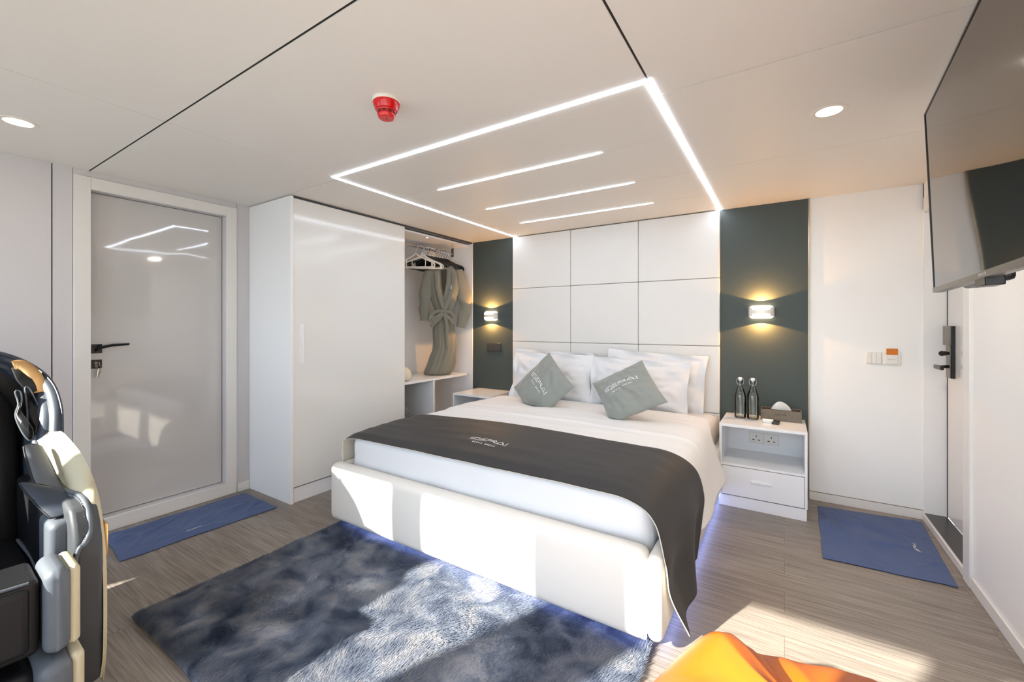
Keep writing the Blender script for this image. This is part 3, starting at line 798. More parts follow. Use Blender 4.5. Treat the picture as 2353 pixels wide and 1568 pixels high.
def bottle(x, y, label):
    zt = .604
    t = thing('glass_bottle', label, 'bottle', (x, y, zt), group='swing-top glass water bottles')
    prof = [(.002, .006), (.036, .003), (.0405, .012), (.0405, .165), (.037, .190), (.025, .225), (.0155, .250), (.0135, .275), (.0150, .280), (.0150, .296)]
    inner = [(.0112, .296), (.0105, .275), (.0125, .250), (.022, .224), (.034, .189), (.0375, .164), (.0375, .016), (.002, .012)]
    mesh('glass', MB().lathe(prof + inner, (x, y, zt), 40, cap=False), M['bottle'], parent=t, smooth=50)
    mesh('stopper', MB().lathe([(.009, .290), (.0125, .298), (.0145, .303), (.0145, .314), (.012, .318), (.001, .318)], (x, y, zt), 24), M['dish'], parent=t)
    mb = MB()
    for s in (-1, 1):
        mb.tube([tuple(catmull([Vector(p) for p in [(x, y, zt + .312), (x + s * .017, y, zt + .314), (x + s * .024, y, zt + .295), (x + s * .022, y, zt + .272), (x + s * .0145, y, zt + .262)]], i / 16)) for i in range(17)], .0016, 6)
    mb.tube([(x + .0148 * math.cos(a), y + .0148 * math.sin(a), zt + .266) for a in [i * math.pi / 12 for i in range(24)]], .0014, 6, closed=True)
    mesh('wire_clasp', mb, M['steel'], parent=t)
    return t
bottle(-.292, 3.775, 'swing-top glass bottle on the bedside cabinet, closer to the bed')
bottle(-.206, 3.775, 'swing-top glass bottle on the bedside cabinet, closer to the tissue box')

zt = .604
t = thing('tissue_box', 'gray felt tissue box on the right bedside cabinet', 'tissue box', (-.022, 3.87, zt))
mb = MB().box(-.155, .108, 3.800, 3.806, zt, zt + .082).box(-.155, .108, 3.922, 3.928, zt, zt + .082).box(-.155, -.149, 3.806, 3.922, zt, zt + .082).box(.102, .108, 3.806, 3.922, zt, zt + .082).box(-.149, .102, 3.806, 3.922, zt, zt + .006)
mesh('box', mb, M['felt'], parent=t, bevel=.001)
mesh('lid', MB().box(-.149, .102, 3.806, 3.850, zt + .070, zt + .078).box(-.149, .102, 3.880, 3.922, zt + .070, zt + .078), M['felt_dark'], parent=t)
mesh('tissue', MB().grid(lambda u, v: (-.022 + (u - .5) * .150 * (1 - .25 * v), 3.862 + .014 * math.sin(u * 7) * v - .010 * v, zt + .060 + v * (.020 + .062 * math.sin(math.pi * (.08 + .84 * u)) ** .8)), 32, 10), M['tissue'], parent=t, smooth=80)
mesh('lettering', ribbon(MB(), logo_strokes(False), lambda a, b: (-.062 + a * .0098, 3.7995, zt + .042 + b * .011)), M['felt_dark'], parent=t)
mb = MB()
def sq(cx, cy, h, w, d_): return [(cx - w, cy - d_, h), (cx + w, cy - d_, h), (cx + w, cy + d_, h), (cx - w, cy + d_, h)]
mb.loft([sq(-.105, 3.705, zt + .0005, .026, .024), sq(-.105, 3.705, zt + .020, .036, .034), sq(-.105, 3.705, zt + .020, .032, .030), sq(-.105, 3.705, zt + .004, .022, .020)])
o = mesh('small_dish', mb, M['dish'], origin=(-.105, 3.705, zt), bevel=.001)
tag(o, 'small square white dish in front of the tissue box', 'dish')
t = thing('remote_control', 'short black remote control lying by the white dish', 'remote control', (-.052, 3.70, zt), R(-6))
mesh('case', MB().box(-.022, .022, -.05, .045, .0, .016), M['plastic_black'], parent=t, local=True, bevel=.004)
mesh('button_strip', MB().box(-.015, .015, -.042, -.030, .0155, .0172), M['switch_gray'], parent=t, local=True)

# ================================================================== BED
t = thing('bed', 'white leather platform bed with a thick rounded footboard and bluish light below', 'bed', (-1.48, 2.8, 0))
def soft_box(x0, x1, y0, y1, z0, z1, r, bulge=0.0, nx=24, ny=8, nz_=8, axis='y'):
    """rounded upholstered block with slightly bulging faces"""
    mb = MB(); P = {}
    cx, cy, cz = (x0 + x1) / 2, (y0 + y1) / 2, (z0 + z1) / 2
    hx, hy, hz = (x1 - x0) / 2, (y1 - y0) / 2, (z1 - z0) / 2
    def samples(h, n):
        c = [h - r + r * math.sin(a * math.pi / 2 / 6) for a in range(7)]
        mid = [(-h + r) + (2 * h - 2 * r) * i / n for i in range(1, n)]
        return [-v for v in reversed(c)] + mid + c
    def proj_(p):
        q = [max(-(h - r), min(h - r, v)) for v, h in zip(p, (hx, hy, hz))]
        d = Vector([a - b for a, b in zip(p, q)])
        if d.length > 1e-9: d = d.normalized() * r
        o = Vector(q) + d
        f = (1 - (o.x / hx) ** 4) * (1 - (o.z / hz) ** 2) if axis == 'y' else (1 - (o.y / hy) ** 4) * (1 - (o.z / hz) ** 2)
        if axis == 'y': o.y += math.copysign(bulge * max(f, 0), o.y)
        else: o.x += math.copysign(bulge * max(f, 0), o.x)
        return (o.x + cx, o.y + cy, o.z + cz)
    X, Y, Z = samples(hx, nx), samples(hy, ny), samples(hz, nz_)
    def face(A, B, mk):
        n = len(B)
        v = [proj_(mk(a, b)) for a in A for b in B]
        mb.add(v, [(i * n + j, (i + 1) * n + j, (i + 1) * n + j + 1, i * n + j + 1) for i in range(len(A) - 1) for j in range(n - 1)])
    for s in (-1, 1):
        face(X, Z, lambda a, b: (a, s * hy, b)); face(X, Y, lambda a, b: (a, b, s * hz)); face(Y, Z, lambda a, b: (s * hx, a, b))
    return mb
def weld(o, d=1e-5):
    bm = bmesh.new(); bm.from_mesh(o.data)
    bmesh.ops.remove_doubles(bm, verts=bm.verts, dist=d)
    bmesh.ops.recalc_face_normals(bm, faces=bm.faces)
    bm.to_mesh(o.data); bm.free(); o.data.update(); return o
weld(mesh('footboard', soft_box(-2.505, -.458, 1.692, 1.790, .068, .432, .042, .010), M['leather_white'], parent=t, smooth=80))
weld(mesh('side_rail', soft_box(-.462, -.402, 1.706, 3.90, .075, .420, .028, .006, 4, 24, 8, 'x'), M['leather_white'], parent=t, smooth=80))
weld(mesh('side_rail', soft_box(-2.505, -2.447, 1.780, 3.90, .075, .420, .026, .004, 4, 24, 8, 'x'), M['leather_white'], parent=t, smooth=80))
mesh('slat_base', MB().box(-2.45, -.46, 1.785, 3.90, .12, .20), M['leather_black'], parent=t)
mesh('plinth', MB().box(-2.10, -.80, 2.10, 3.88, 0, .12), M['leather_black'], parent=t)
mb = MB().box(-2.44, -.47, 1.735, 1.750, .060, .070).box(-.440, -.425, 1.83, 3.88, .066, .078).box(-2.435, -2.42, 1.83, 3.88, .108, .118)
mesh('led_strip', mb, M['led_blue'], parent=t)

mt = mesh('mattress', soft_box(-2.440, -.470, 1.812, 3.905, .205, .590, .055, .008, 24, 24, 8), M['sheet'], origin=(-1.45, 2.85, .205), smooth=80)
weld(mt)
for v in mt.data.vertices:      # tucked-sheet creases towards the front right corner and along the foot
    p = v.co
    w = mt.location + p
    if w.y < 1.85:
        v.co.y -= .007 * nz(w.x * 5, w.z * 14) + .010 * sstep(-.75, -.5, w.x) * nz(w.x * 16, w.z * 18, 4)
tag(mt, 'thick mattress in a white fitted sheet, seen between footboard and dark runner', 'mattress')
mt2 = mesh('quilted_side', soft_box(-.520, -.462, 3.20, 3.908, .215, .575, .030, .012, 4, 10, 8, 'x'), M['mattress'], parent=mt, smooth=80)
weld(mt2)

# ---- duvet
DS = [(-2.535, .34), (-2.525, .46), (-2.495, .565), (-2.42, .607), (-2.2, .616), (-1.48, .626), (-.78, .619), (-.55, .609), (-.468, .580), (-.425, .50), (-.392, .38), (-.350, .262)]
DSv = [Vector((x, 0, zz)) for x, zz in DS]
def duvet(u, v):
    p = catmull(DSv, u)
    drop = sstep(.80, 1.0, u)
    y1 = 3.56 - .28 * sstep(.66, .80, u) + .03 * nz(u * 6, 1)
    y0 = 1.93
    y = y0 + (y1 - y0) * v
    z_ = p.z; x = p.x
    if drop > 0:
        z_ -= drop * .055 * sstep(3.15, 2.7, y)
        x += drop * (.012 * math.sin(y * 9.5 + 1) + .012 * nz(y * 4, 2) - .030 * sstep(3.1, 2.6, y))
    else:
        z_ += .006 * nz(x * 1.4, y * 5, 1) + .005 * nz(x * 4, y * 9, 2) + .010 * sstep(2.795, 2.815, y + .02 * nz(x * 2, 5)) * (1 - sstep(3.1, 3.4, y) * .6)
    under = 1 - sstep(2.40, 2.56, y)
    z_ -= .014 * under * (1 - drop); x -= .040 * under * drop
    return (x, y, z_)
dv = mesh('duvet', MB().grid(duvet, 150, 120), [M['duvet']], origin=(-1.45, 2.7, .6), smooth=80, solid=(.014, 0.0))
tag(dv, 'smooth white duvet spread over the bed, hanging down at the right side', 'duvet')

# ---- runner
RF = [(-2.505,1.790,.40),(-2.500,1.785,.52),(-2.455,1.790,.592),(-2.2,1.800,.606),(-1.5,1.800,.610),(-.78,1.800,.612),(-.54,1.790,.600),(-.437,1.755,.528),(-.398,1.722,.39),(-.392,1.735,.255),(-.338,1.850,.055)]
RB = [(-2.555,2.45,.42),(-2.545,2.45,.52),(-2.47,2.45,.612),(-2.2,2.47,.634),(-1.5,2.49,.645),(-.78,2.45,.644),(-.54,2.44,.634),(-.405,2.45,.565),(-.362,2.46,.43),(-.368,2.42,.31),(-.372,2.27,.17)]
RFv, RBv = [Vector(p) for p in RF], [Vector(p) for p in RB]
def runner(u, v):
    a, b = catmull(RFv, u), catmull(RBv, u)
    p = a.lerp(b, v)
    top = 1 - sstep(.60, .72, u)
    top *= sstep(.12, .22, u)
    p.z += (.012 * math.sin(math.pi * v) + .004 * nz(p.x * 1.6, p.y * 11) + .003 * nz(p.x * 5, p.y * 16, 3)) * top
    p.z -= top * .018 * sstep(.12, 0, v)
    hang = sstep(.70, .9, u)
    p.x += hang * (.016 * math.sin(v * 11 + 2.0 * u) * (.4 + u * .6) + .006 * math.sin(math.pi * v))
    p.y += hang * .02 * math.sin(u * 9)
    return p
rn = mesh('bed_runner', MB().grid(lambda u, v: tuple(runner(u, v)), 160, 50), [M['runner'], M['cotton_back']], origin=(-1.45, 2.1, .61), smooth=80, recalc=False)
so = rn.modifiers.new('solidify', 'SOLIDIFY'); so.thickness = .005; so.offset = -1; so.material_offset = 1; so.material_offset_rim = 1
tag(rn, 'charcoal bed runner with a printed white logo across the foot of the bed', 'bed runner')
def on_runner(x, y):
    lo_, hi = .15, .7
    for _ in range(30):
        m_ = (lo_ + hi) / 2
        if catmull(RFv, m_).x < x: lo_ = m_
        else: hi = m_
    f, b = catmull(RFv, lo_), catmull(RBv, lo_)
    p = runner(lo_, (y - f.y) / (b.y - f.y)); return (p.x, p.y, p.z + .0022)
mesh('printed_logo', ribbon(MB(), logo_strokes(), lambda a, b: on_runner(-1.630 + a * .0372, 2.052 + b * .046 - a * .003)), M['print'], parent=rn)

# ---- pillows: local x width, z height, front towards -y
def pillow(name, label, cat, loc, w, h, th, tilt, yaw, roll, seed, m, group, flange=.05):
    mb = MB(); N = 48
    def side(s):
        def fn(u, v):
            a, b = 2 * u - 1, 2 * v - 1
            fa, fb = 1 - flange / w * 2, 1 - flange / h * 2
            ia, ib = min(abs(a) / fa, 1), min(abs(b) / fb, 1)
            t_ = th / 2 * ((1 - ia ** 2.6) * (1 - ib ** 2.6)) ** .55
            wr = .17 * th * nz(a * 2.2 + seed, b * 2.2, s) + .10 * th * nz(a * 6 + seed, b * 5, s)
            t_ += wr * min(1, t_ * 20)
            x = a * w / 2 * (1 - .035 * (1 - b * b)); z_ = b * h / 2 * (1 - .04 * (1 - a * a))
            fl = max(0, max(abs(a) - fa, 0) / (1 - fa), max(abs(b) - fb, 0) / (1 - fb))
            yy = s * t_ + fl * .022 * math.sin(7 * a + 5 * b + seed) + (s * .0018)
            return (x, yy, z_ + fl * .008 * nz(a * 5, seed))
        return fn
    mb.grid(side(-1), N, N); mb.grid(side(1), N, N)
    # close the rim
    n = N + 1; o2 = n * n
    rim = [(i, 0) for i in range(N)] + [(N, j) for j in range(N)] + [(N - i, N) for i in range(N)] + [(0, N - j) for j in range(N)]
    mb.f += [(a[0] * n + a[1], b[0] * n + b[1], o2 + b[0] * n + b[1], o2 + a[0] * n + a[1]) for a, b in zip(rim, rim[1:] + rim[:1])]
    mb.m += [0] * len(rim)
    o = mesh(name, mb, m, origin=(0, 0, 0), smooth=80)
    o.location = loc; o.rotation_euler = (R(-tilt), R(roll), R(yaw))
    tag(o, label, cat, group); return o
g_ = 'white bed pillows'
pillow('pillow', 'white pillow standing behind, against the headboard on the left half', 'pillow', (-1.985, 3.838, .825), .86, .50, .15, 4, 0, 1.5, 1.0, M['sheet'], g_)
pillow('pillow', 'white pillow standing behind, against the headboard on the right half', 'pillow', (-.975, 3.838, .835), .86, .52, .15, 4, 0, 3.0, 2.0, M['sheet'], g_)
pillow('pillow', 'white pillow in front on the left, with the steeply turned gray cushion on it', 'pillow', (-1.93, 3.690, .812), .87, .50, .17, 14, 0, 0, 3.0, M['sheet'], g_)
pillow('pillow', 'white pillow in front on the right, with the wide-lying gray cushion on it', 'pillow', (-1.085, 3.690, .800), .87, .48, .17, 14, 0, 1.0, 4.0, M['sheet'], g_)

# ---- the two gray cushions, given by their four corners (u -1..1 along the text, v up)
def cushion(label, c00, c10, c11, c01, th, seed, ls, lv, floor_z):
    A, B, C, D = map(Vector, (c00, c10, c11, c01))     # (-1,-1) (1,-1) (1,1) (-1,1)
    nrm = (B - A).cross(D - A).normalized()
    if nrm.y > 0: nrm = -nrm
    def P(a, b, s):
        pa, pb = a * (1 - .045 * (1 - b * b)), b * (1 - .045 * (1 - a * a))
        u, v = (pa + 1) / 2, (pb + 1) / 2
        p = A * (1 - u) * (1 - v) + B * u * (1 - v) + C * u * v + D * (1 - u) * v
        t_ = th / 2 * (max(0, 1 - abs(a) ** 2.2) * max(0, 1 - abs(b) ** 2.2)) ** .6
        cr = nz(a * 1.7 + seed, b * 1.7, s)
        t_ += th * .12 * cr * min(1, t_ * 20) + th * .09 * nz(a * 4 + seed, b * 4 + 2 * a, s) * min(1, t_ * 20)
        p = p + nrm * (s * (t_ + .001))
        if p.z < floor_z:
            dz = floor_z - p.z
            p.z = floor_z + dz * .08 + .006 * abs(nz(a * 9, b * 9, seed)); p += nrm * (.28 * dz if s > 0 else -.1 * dz)
        return p
    N = 56; mb = MB()
    mb.grid(lambda u, v: tuple(P(2 * u - 1, 2 * v - 1, 1)), N, N); mb.grid(lambda u, v: tuple(P(2 * u - 1, 2 * v - 1, -1)), N, N)
    n = N + 1; o2 = n * n
    rim = [(i, 0) for i in range(N)] + [(N, j) for j in range(N)] + [(N - i, N) for i in range(N)] + [(0, N - j) for j in range(N)]
    mb.f += [(a[0] * n + a[1], b[0] * n + b[1], o2 + b[0] * n + b[1], o2 + a[0] * n + a[1]) for a, b in zip(rim, rim[1:] + rim[:1])]
    mb.m += [0] * len(rim)
    ctr = (A + B + C + D) / 4
    o = mesh('throw_cushion', mb, M['cushion'], origin=ctr, smooth=80)
    tag(o, label, 'cushion', 'gray logo cushions on the bed')
    mesh('printed_logo', ribbon(MB(), logo_strokes(), lambda a, b: tuple(P((a - 3.7) * ls, lv + b * ls, 1) + nrm * .0035)), M['print'], parent=o)
    return o
T, L_, R_ = Vector((-1.807, 3.45, 1.083)), Vector((-2.150, 3.385, .745)), Vector((-1.452, 3.215, .823))
cushion('gray cushion whose logo runs steeply downhill, left of the other gray cushion', L_, L_ + R_ - T, R_, T, .15, 1.0, .160, .02, .640)
T, L_, R_ = Vector((-.925, 3.30, 1.062)), Vector((-1.325, 3.285, .854)), Vector((-.675, 3.040, .802))
cushion('gray cushion whose logo climbs gently to the right, on the right half of the bed', L_ + R_ - T, R_, T, L_, .15, 5.0, .168, .10, .645)

# ================================================================== RUG
RX0, RX1, RY0, RY1 = -2.49, -.458, .690, 1.93
def rug_xy(u, v):
    x = RX0 + (RX1 - RX0) * u + (.018 * nz(v * 5, 1.5)) * (1 if u < .5 else .6)
    y = RY0 + (RY1 - RY0) * v + .02 * nz(u * 6, 7.5) * (1 - v) - .05 * u * v * 0
    return x, y
def rug_z(x, y):
    return .010 + .010 * max(0, nz(x * 2.1, y * 2.6, 9) + .15) + .006 * nz(x * 6, y * 6, 3)
def rug_top(u, v):
    x, y = rug_xy(u, v)
    edge = min(u, 1 - u, v, 1 - v) * 2
    lift = .030 * sstep(.93, 1.0, u) * sstep(.80, 1, v)
    return (x, y, max(.003, rug_z(x, y) * sstep(0, .03, edge) + .004) + lift)
rug = mesh('shaggy_rug', MB().grid(rug_top, 120, 80), [M['fur'], M['rug_back']], origin=(-1.48, 1.3, 0), smooth=80, solid=(.004, 0.0, 1))
tag(rug, 'blue gray long-pile fur rug on the wooden floor at the foot of the bed', 'rug')

rng = np.random.default_rng(7)
def vnoise(x, y, seed):
    """smooth value noise on arrays"""
    xi, yi = np.floor(x).astype(int), np.floor(y).astype(int); fx, fy = x - xi, y - yi
    fx, fy = fx * fx * (3 - 2 * fx), fy * fy * (3 - 2 * fy)
    def hsh(a, b):
        n_ = (a * 374761393 + b * 668265263 + seed * 1274126177) & 0x7fffffff
        n_ = ((n_ ^ (n_ >> 13)) * 1274126177) & 0x7fffffff
        return ((n_ ^ (n_ >> 16)) & 0xffff) / 65535.0 * 2 - 1
    return (hsh(xi, yi) * (1 - fx) + hsh(xi + 1, yi) * fx) * (1 - fy) + (hsh(xi, yi + 1) * (1 - fx) + hsh(xi + 1, yi + 1) * fx) * fy
NH, NP = 230000, 5
ru, rv = rng.random(NH), rng.random(NH)
rx = RX0 + (RX1 - RX0) * ru; ry = RY0 + (RY1 - RY0) * rv
# gather the roots' tips into tufts
cell = .011
tx = (np.floor(rx / cell) + .5 + .45 * vnoise(rx / cell, ry / cell, 3)) * cell
ty = (np.floor(ry / cell) + .5 + .45 * vnoise(rx / cell, ry / cell, 5)) * cell
angf = 1.1 * vnoise(rx * 3.0, ry * 3.0, 11) + 0.9 * vnoise(rx * 7.5, ry * 7.5, 12) + 0.8
lean = .62 + .20 * vnoise(rx * 4.2, ry * 4.2, 13) + .12 * rng.standard_normal(NH)
length = .030 * (1 + .45 * vnoise(rx * 5.0, ry * 5.0, 17) + .15 * rng.standard_normal(NH)).clip(.35, 1.7)
base = .008 + .010 * np.maximum(0, vnoise(rx * 4, ry * 4, 19) + .1)
edge = np.minimum(np.minimum(rx - RX0, RX1 - rx), np.minimum(ry - RY0, RY1 - ry))
dx, dy = np.cos(angf), np.sin(angf)
pos = np.zeros((NH, NP, 3), dtype=np.float32)
for k in range(NP):
    s = k / (NP - 1)
    h = length * (s - .38 * np.clip(lean, 0, 1.3) * s * s) * .75
    o = length * np.clip(lean, -.2, 1.3) * s * s * .9
    clump = .42 * s ** 1.3
    pos[:, k, 0] = rx + dx * o + (tx - rx) * clump + rng.standard_normal(NH) * .0012 * s
    pos[:, k, 1] = ry + dy * o + (ty - ry) * clump + rng.standard_normal(NH) * .0012 * s
    pos[:, k, 2] = base + np.maximum(h, .001 + .002 * s)
lift = .030 * np.clip((rx - (RX1 - .14)) / .14, 0, 1) ** 2 * np.clip((ry - 1.68) / .25, 0, 1)
pos[:, :, 2] += lift[:, None]
under = (pos[:, :, 1] > 1.67)
pos[:, :, 2] = np.where(under, np.minimum(pos[:, :, 2], .060), pos[:, :, 2])
pos -= np.array([-1.48, 1.3, 0], dtype=np.float32)
hc = bpy.data.hair_curves.new('pile')
hc.add_curves([NP] * NH)
hc.points.foreach_set('position', pos.reshape(-1))
rad = np.tile(np.array([.00085, .0008, .00066, .00045, .00015], dtype=np.float32), NH)
at = hc.attributes.get('radius') or hc.attributes.new('radius', 'FLOAT', 'POINT')
at.data.foreach_set('value', rad)
hc.materials.append(M['fur'])
pile = bpy.data.objects.new('pile', hc); COL.objects.link(pile); pile.parent = rug; pile['kind'] = 'stuff'

# ================================================================== TOWEL MATS
def towel(name, label, q, seed, logo, dirx):
    q = [Vector((a, b, 0)) for a, b in q]
    mb = MB()
    def fn(u, v):
        p = (q[0] * (1 - u) + q[1] * u) * (1 - v) + (q[3] * (1 - u) + q[2] * u) * v
        e_ = min(u, 1 - u, v, 1 - v)
        a = (p.x * .6 + p.y) if dirx else (p.x + .3 * p.y); b = (p.y * .5 - p.x) if dirx else p.y
        n1 = nz(a * 7 + .8 * nz(b * 4, a * 4, seed), b * 2.6, seed); n2 = nz(a * 3.2 + 3, b * 4.5, seed + 2); n3 = nz(a * 15, b * 5, seed + 5)
        cr = max(0, 1 - 4.5 * abs(n1)) ** 1.5 * max(0, .35 + nz(a * 2, b * 2, seed + 9)) * .020 + max(0, 1 - 4 * abs(n2)) ** 1.5 * max(0, .3 + nz(a * 2 + 5, b * 2, seed)) * .016 + max(0, 1 - 4 * abs(n3)) * .0025
        hgt = .003 + cr * sstep(0, .05, e_) + .004 * max(0, nz(a * 3, b * 3, seed + 7))
        hem = .0015 if e_ < .018 else 0
        w = .008 * nz(u * 4 + seed, v * 4)
        return (p.x + w, p.y + w, hgt + hem)
    mb.grid(fn, 120, 120)
    ctr = sum(q, Vector()) / 4
    o = mesh(name, mb, M['towel'], origin=ctr, smooth=80, solid=(.003, 0.0))
    tag(o, label, 'mat', 'blue towel mats on the floor')
    (lx, ly), (ax, ay), s = logo
    # letters follow (ax, ay); their tops point to its left
    def inv(x, y):        # nearest height of the cloth
        best = None
        for i in range(0, 13): pass
        return .0085
    bv = []
    def ln(a, b):
        x, y = lx + (a * ax - b * ay) * s, ly + (a * ay + b * ax) * s
        # bilinear inverse by Newton
        u = v = .5
        for _ in range(8):
            p = (q[0] * (1 - u) + q[1] * u) * (1 - v) + (q[3] * (1 - u) + q[2] * u) * v
            du = (q[1] - q[0]) * (1 - v) + (q[2] - q[3]) * v; dv_ = (q[3] - q[0]) * (1 - u) + (q[2] - q[1]) * u
            det = du.x * dv_.y - du.y * dv_.x; ex, ey = x - p.x, y - p.y
            u += (ex * dv_.y - ey * dv_.x) / det; v += (du.x * ey - du.y * ex) / det
        return (x, y, fn(u, v)[2] + .0035)
    mesh('printed_logo', ribbon(MB(), logo_strokes(False), ln), M['print'], parent=o)
    return o
towel('towel_mat', 'dark blue towel mat on the floor in front of the glossy inner door', [(-3.597, .868), (-3.140, .822), (-3.112, 1.684), (-3.597, 1.690)], 3, ((-3.205, 1.165), (.05, 1.0), .0165), False)
towel('towel_mat', 'blue towel mat on the floor by the entry door and the right bedside cabinet', [(.185, 2.995), (.740, 3.025), (.776, 3.900), (.205, 3.835)], 8, ((.668, 3.352), (-.03, 1.0), .0165), True)

# ================================================================== BEANBAG
BC = Vector((.150, 1.13, 0))
BP = [(0, .0), (.32, .004), (.45, .03), (.515, .10), (.525, .19), (.495, .28), (.42, .36), (.29, .415), (.13, .440), (.0, .445)]
BPv = [Vector((a, 0, b)) for a, b in BP]
def bean(u, v):
    th = 2 * math.pi * u
    p = catmull(BPv, v)
    r, h = max(p.x, 0), p.z
    topw = sstep(.5, .85, v) * (1 - sstep(.97, 1, v))
    fold = .05 * math.sin(th * 5 + .8 + 1.5 * v) * topw + .03 * math.sin(th * 9 + 2) * topw + .05 * nz(2 * math.cos(th), 2 * math.sin(th), v * 3)
    rid = 1 - 2.2 * abs(nz(1.7 * math.cos(th) + 4, 1.7 * math.sin(th), v * 1.5 + 2)); rid2 = 1 - 2.5 * abs(nz(3.4 * math.cos(th) + 9, 3.4 * math.sin(th), v * 2.5))
    fold += topw * (.05 * rid + .03 * rid2)
    h += topw * (.022 * rid + .014 * rid2) - .015 * topw
    r *= 1 + fold * .8
    h += .040 * topw * (nz(2.4 * math.cos(th), 2.4 * math.sin(th), v * 2 + 4) + .6 * math.sin(th * 7 + 3 * v))
    h = h * .95 + .055 * math.exp(-((r * math.cos(th) + .31) ** 2 + (r * math.sin(th) - .26) ** 2) / .016)
    return (BC.x + r * math.cos(th), BC.y + r * .95 * math.sin(th), max(h, .001))
bb = mesh('beanbag', MB().grid(bean, 240, 140), M['orange'], origin=BC, smooth=80)
weld(bb, 1e-4)
tag(bb, 'orange leatherette beanbag on the floor at the bottom right', 'beanbag')
BPP = [Vector(bean(.20 + .0, v)) + Vector((0, 0, .003)) for v in [i / 50 for i in range(20, 50)]]
mesh('seam_piping', MB().tube(BPP, .0045, 8), M['orange'], parent=bb)

# ================================================================== MASSAGE CHAIR  (local x forward, y to the sitter's left, z up)
ch = thing('massage_chair', 'large gray and black massage chair with beige arms at the left edge', 'massage chair', (-2.31, .10, 0), R(-2.0))
def cp(name, mb_, m, bevel=0, seg=3, **k): return mesh(name, mb_, m, parent=ch, local=True, bevel=bevel, seg=seg, **k)
cp('base', MB().box(-.62, .18, -.30, .30, .015, .22), M['leather_black'], .02)
cp('seat_cushion', MB().box(-.46, .19, -.275, .275, .36, .455), M['leather_black'], .045, 5)
mb = MB()
for s in (-1, 1): mb.tube([(-.34, s * .262, .452), (-.1, s * .272, .448), (.10, s * .270, .438), (.175, s * .255, .415)], .006, 8)
mb.tube([(.183, -.24, .418), (.187, 0, .420), (.183, .24, .418)], .006, 8)
cp('seat_piping', mb, M['leather_gray'])
# reclined backrest pad
def arch(w, h0, h1, n=22, p=2.3):
    """arch outline (y,z): straight sides from h0 then a superellipse top reaching h1"""
    zm = h1 - w * 1.0
    pts = [(w, h0)]
    for i in range(n + 1):
        a = math.pi * i / n
        c, s_ = math.cos(a), math.sin(a)
        pts.append((w * math.copysign(abs(c) ** (2 / p), c), zm + w * abs(s_) ** (2 / p)))
    pts.append((-w, h0)); return pts
def recl(z_): return -.40 - .26 * max(0, (z_ - .40)) / .75
mb = MB()
for (y0, y1) in ((-.285, .285),):
    A = arch(.285, .40, 1.15)
    mb.loft([[(recl(b) - .16, a * .96, b) for a, b in A], [(recl(b) - .02, a, b) for a, b in A], [(recl(b) + .005, a * .93, .40 + (b - .40) * .985) for a, b in A], [(recl(b) + .014, a * .80, .42 + (b - .40) * .94) for a, b in A]])
cp('backrest_cushion', mb, M['leather_pad'], smooth=50)
mb = MB().tube([(recl(.93) + .045 + .0 * i, .23 * math.cos(i * math.pi / 24), .93 + .085 * math.sin(i * math.pi / 24)) for i in range(48)], .005, 6, closed=True)
rings = [[(recl(.93) + xx, .235 * rr * math.cos(i * math.pi / 24), .93 + .088 * rr * math.sin(i * math.pi / 24)) for i in range(48)] for xx, rr in ((.0, 1), (.035, 1), (.052, .9), (.062, .6), (.066, .05))]
cp('headrest_pillow', MB().loft(rings), M['leather_pad'], smooth=60)
# shoulder hood: outer padded ring and dark inner bowl
# the rim leans forward as it comes down beside the shoulders: (x, y, z)
oy = [(-.20, .385, .52), (-.26, .390, .70), (-.30, .394, .801), (-.34, .400, .865), (-.41, .406, .975), (-.53, .393, 1.075), (-.645, .341, 1.153), (-.68, .245, 1.213), (-.69, .12, 1.245), (-.69, 0, 1.252)]
full = [Vector(p) for p in oy] + [Vector((p[0], -p[1], p[2])) for p in reversed(oy[:-1])]
P = [catmull(full, i / 90) for i in range(91)]
def ring_pt(p, d, x_):
    n_ = Vector((0, p.y, max(p.z - .80, 0) * 1.05)).normalized()
    q = p - n_ * d; return (min(p.x + x_, -.80) if x_ < -.1 else p.x + x_, q.y, q.z)
cp('hood_rim', MB().loft([[ring_pt(p, d_, x_) for d_, x_ in ((.012, -.17), (.0, -.13), (.0, -.04), (.008, -.010), (.024, .002), (.042, -.006), (.052, -.03), (.05, -.17))] for p in P]), M['leather_navy'], smooth=60)
cp('hood_lining', MB().loft([[ring_pt(p, d_, x_) for d_, x_ in ((.048, -.025), (.066, -.022), (.085, -.05), (.10, -.11), (.11, -.17), (.05, -.16))] for p in P]), M['leather_navy'], smooth=60)
cp('rim_piping', MB().tube([ring_pt(p, .010, -.006) for p in P], .0035, 6), M['leather_navy'])
A = arch(.388, .40, 1.21)
cp('hood_back', MB().loft([[(-.83, a, b) for a, b in A], [(-.715, a * .97, b) for a, b in A]]), M['leather_black'])

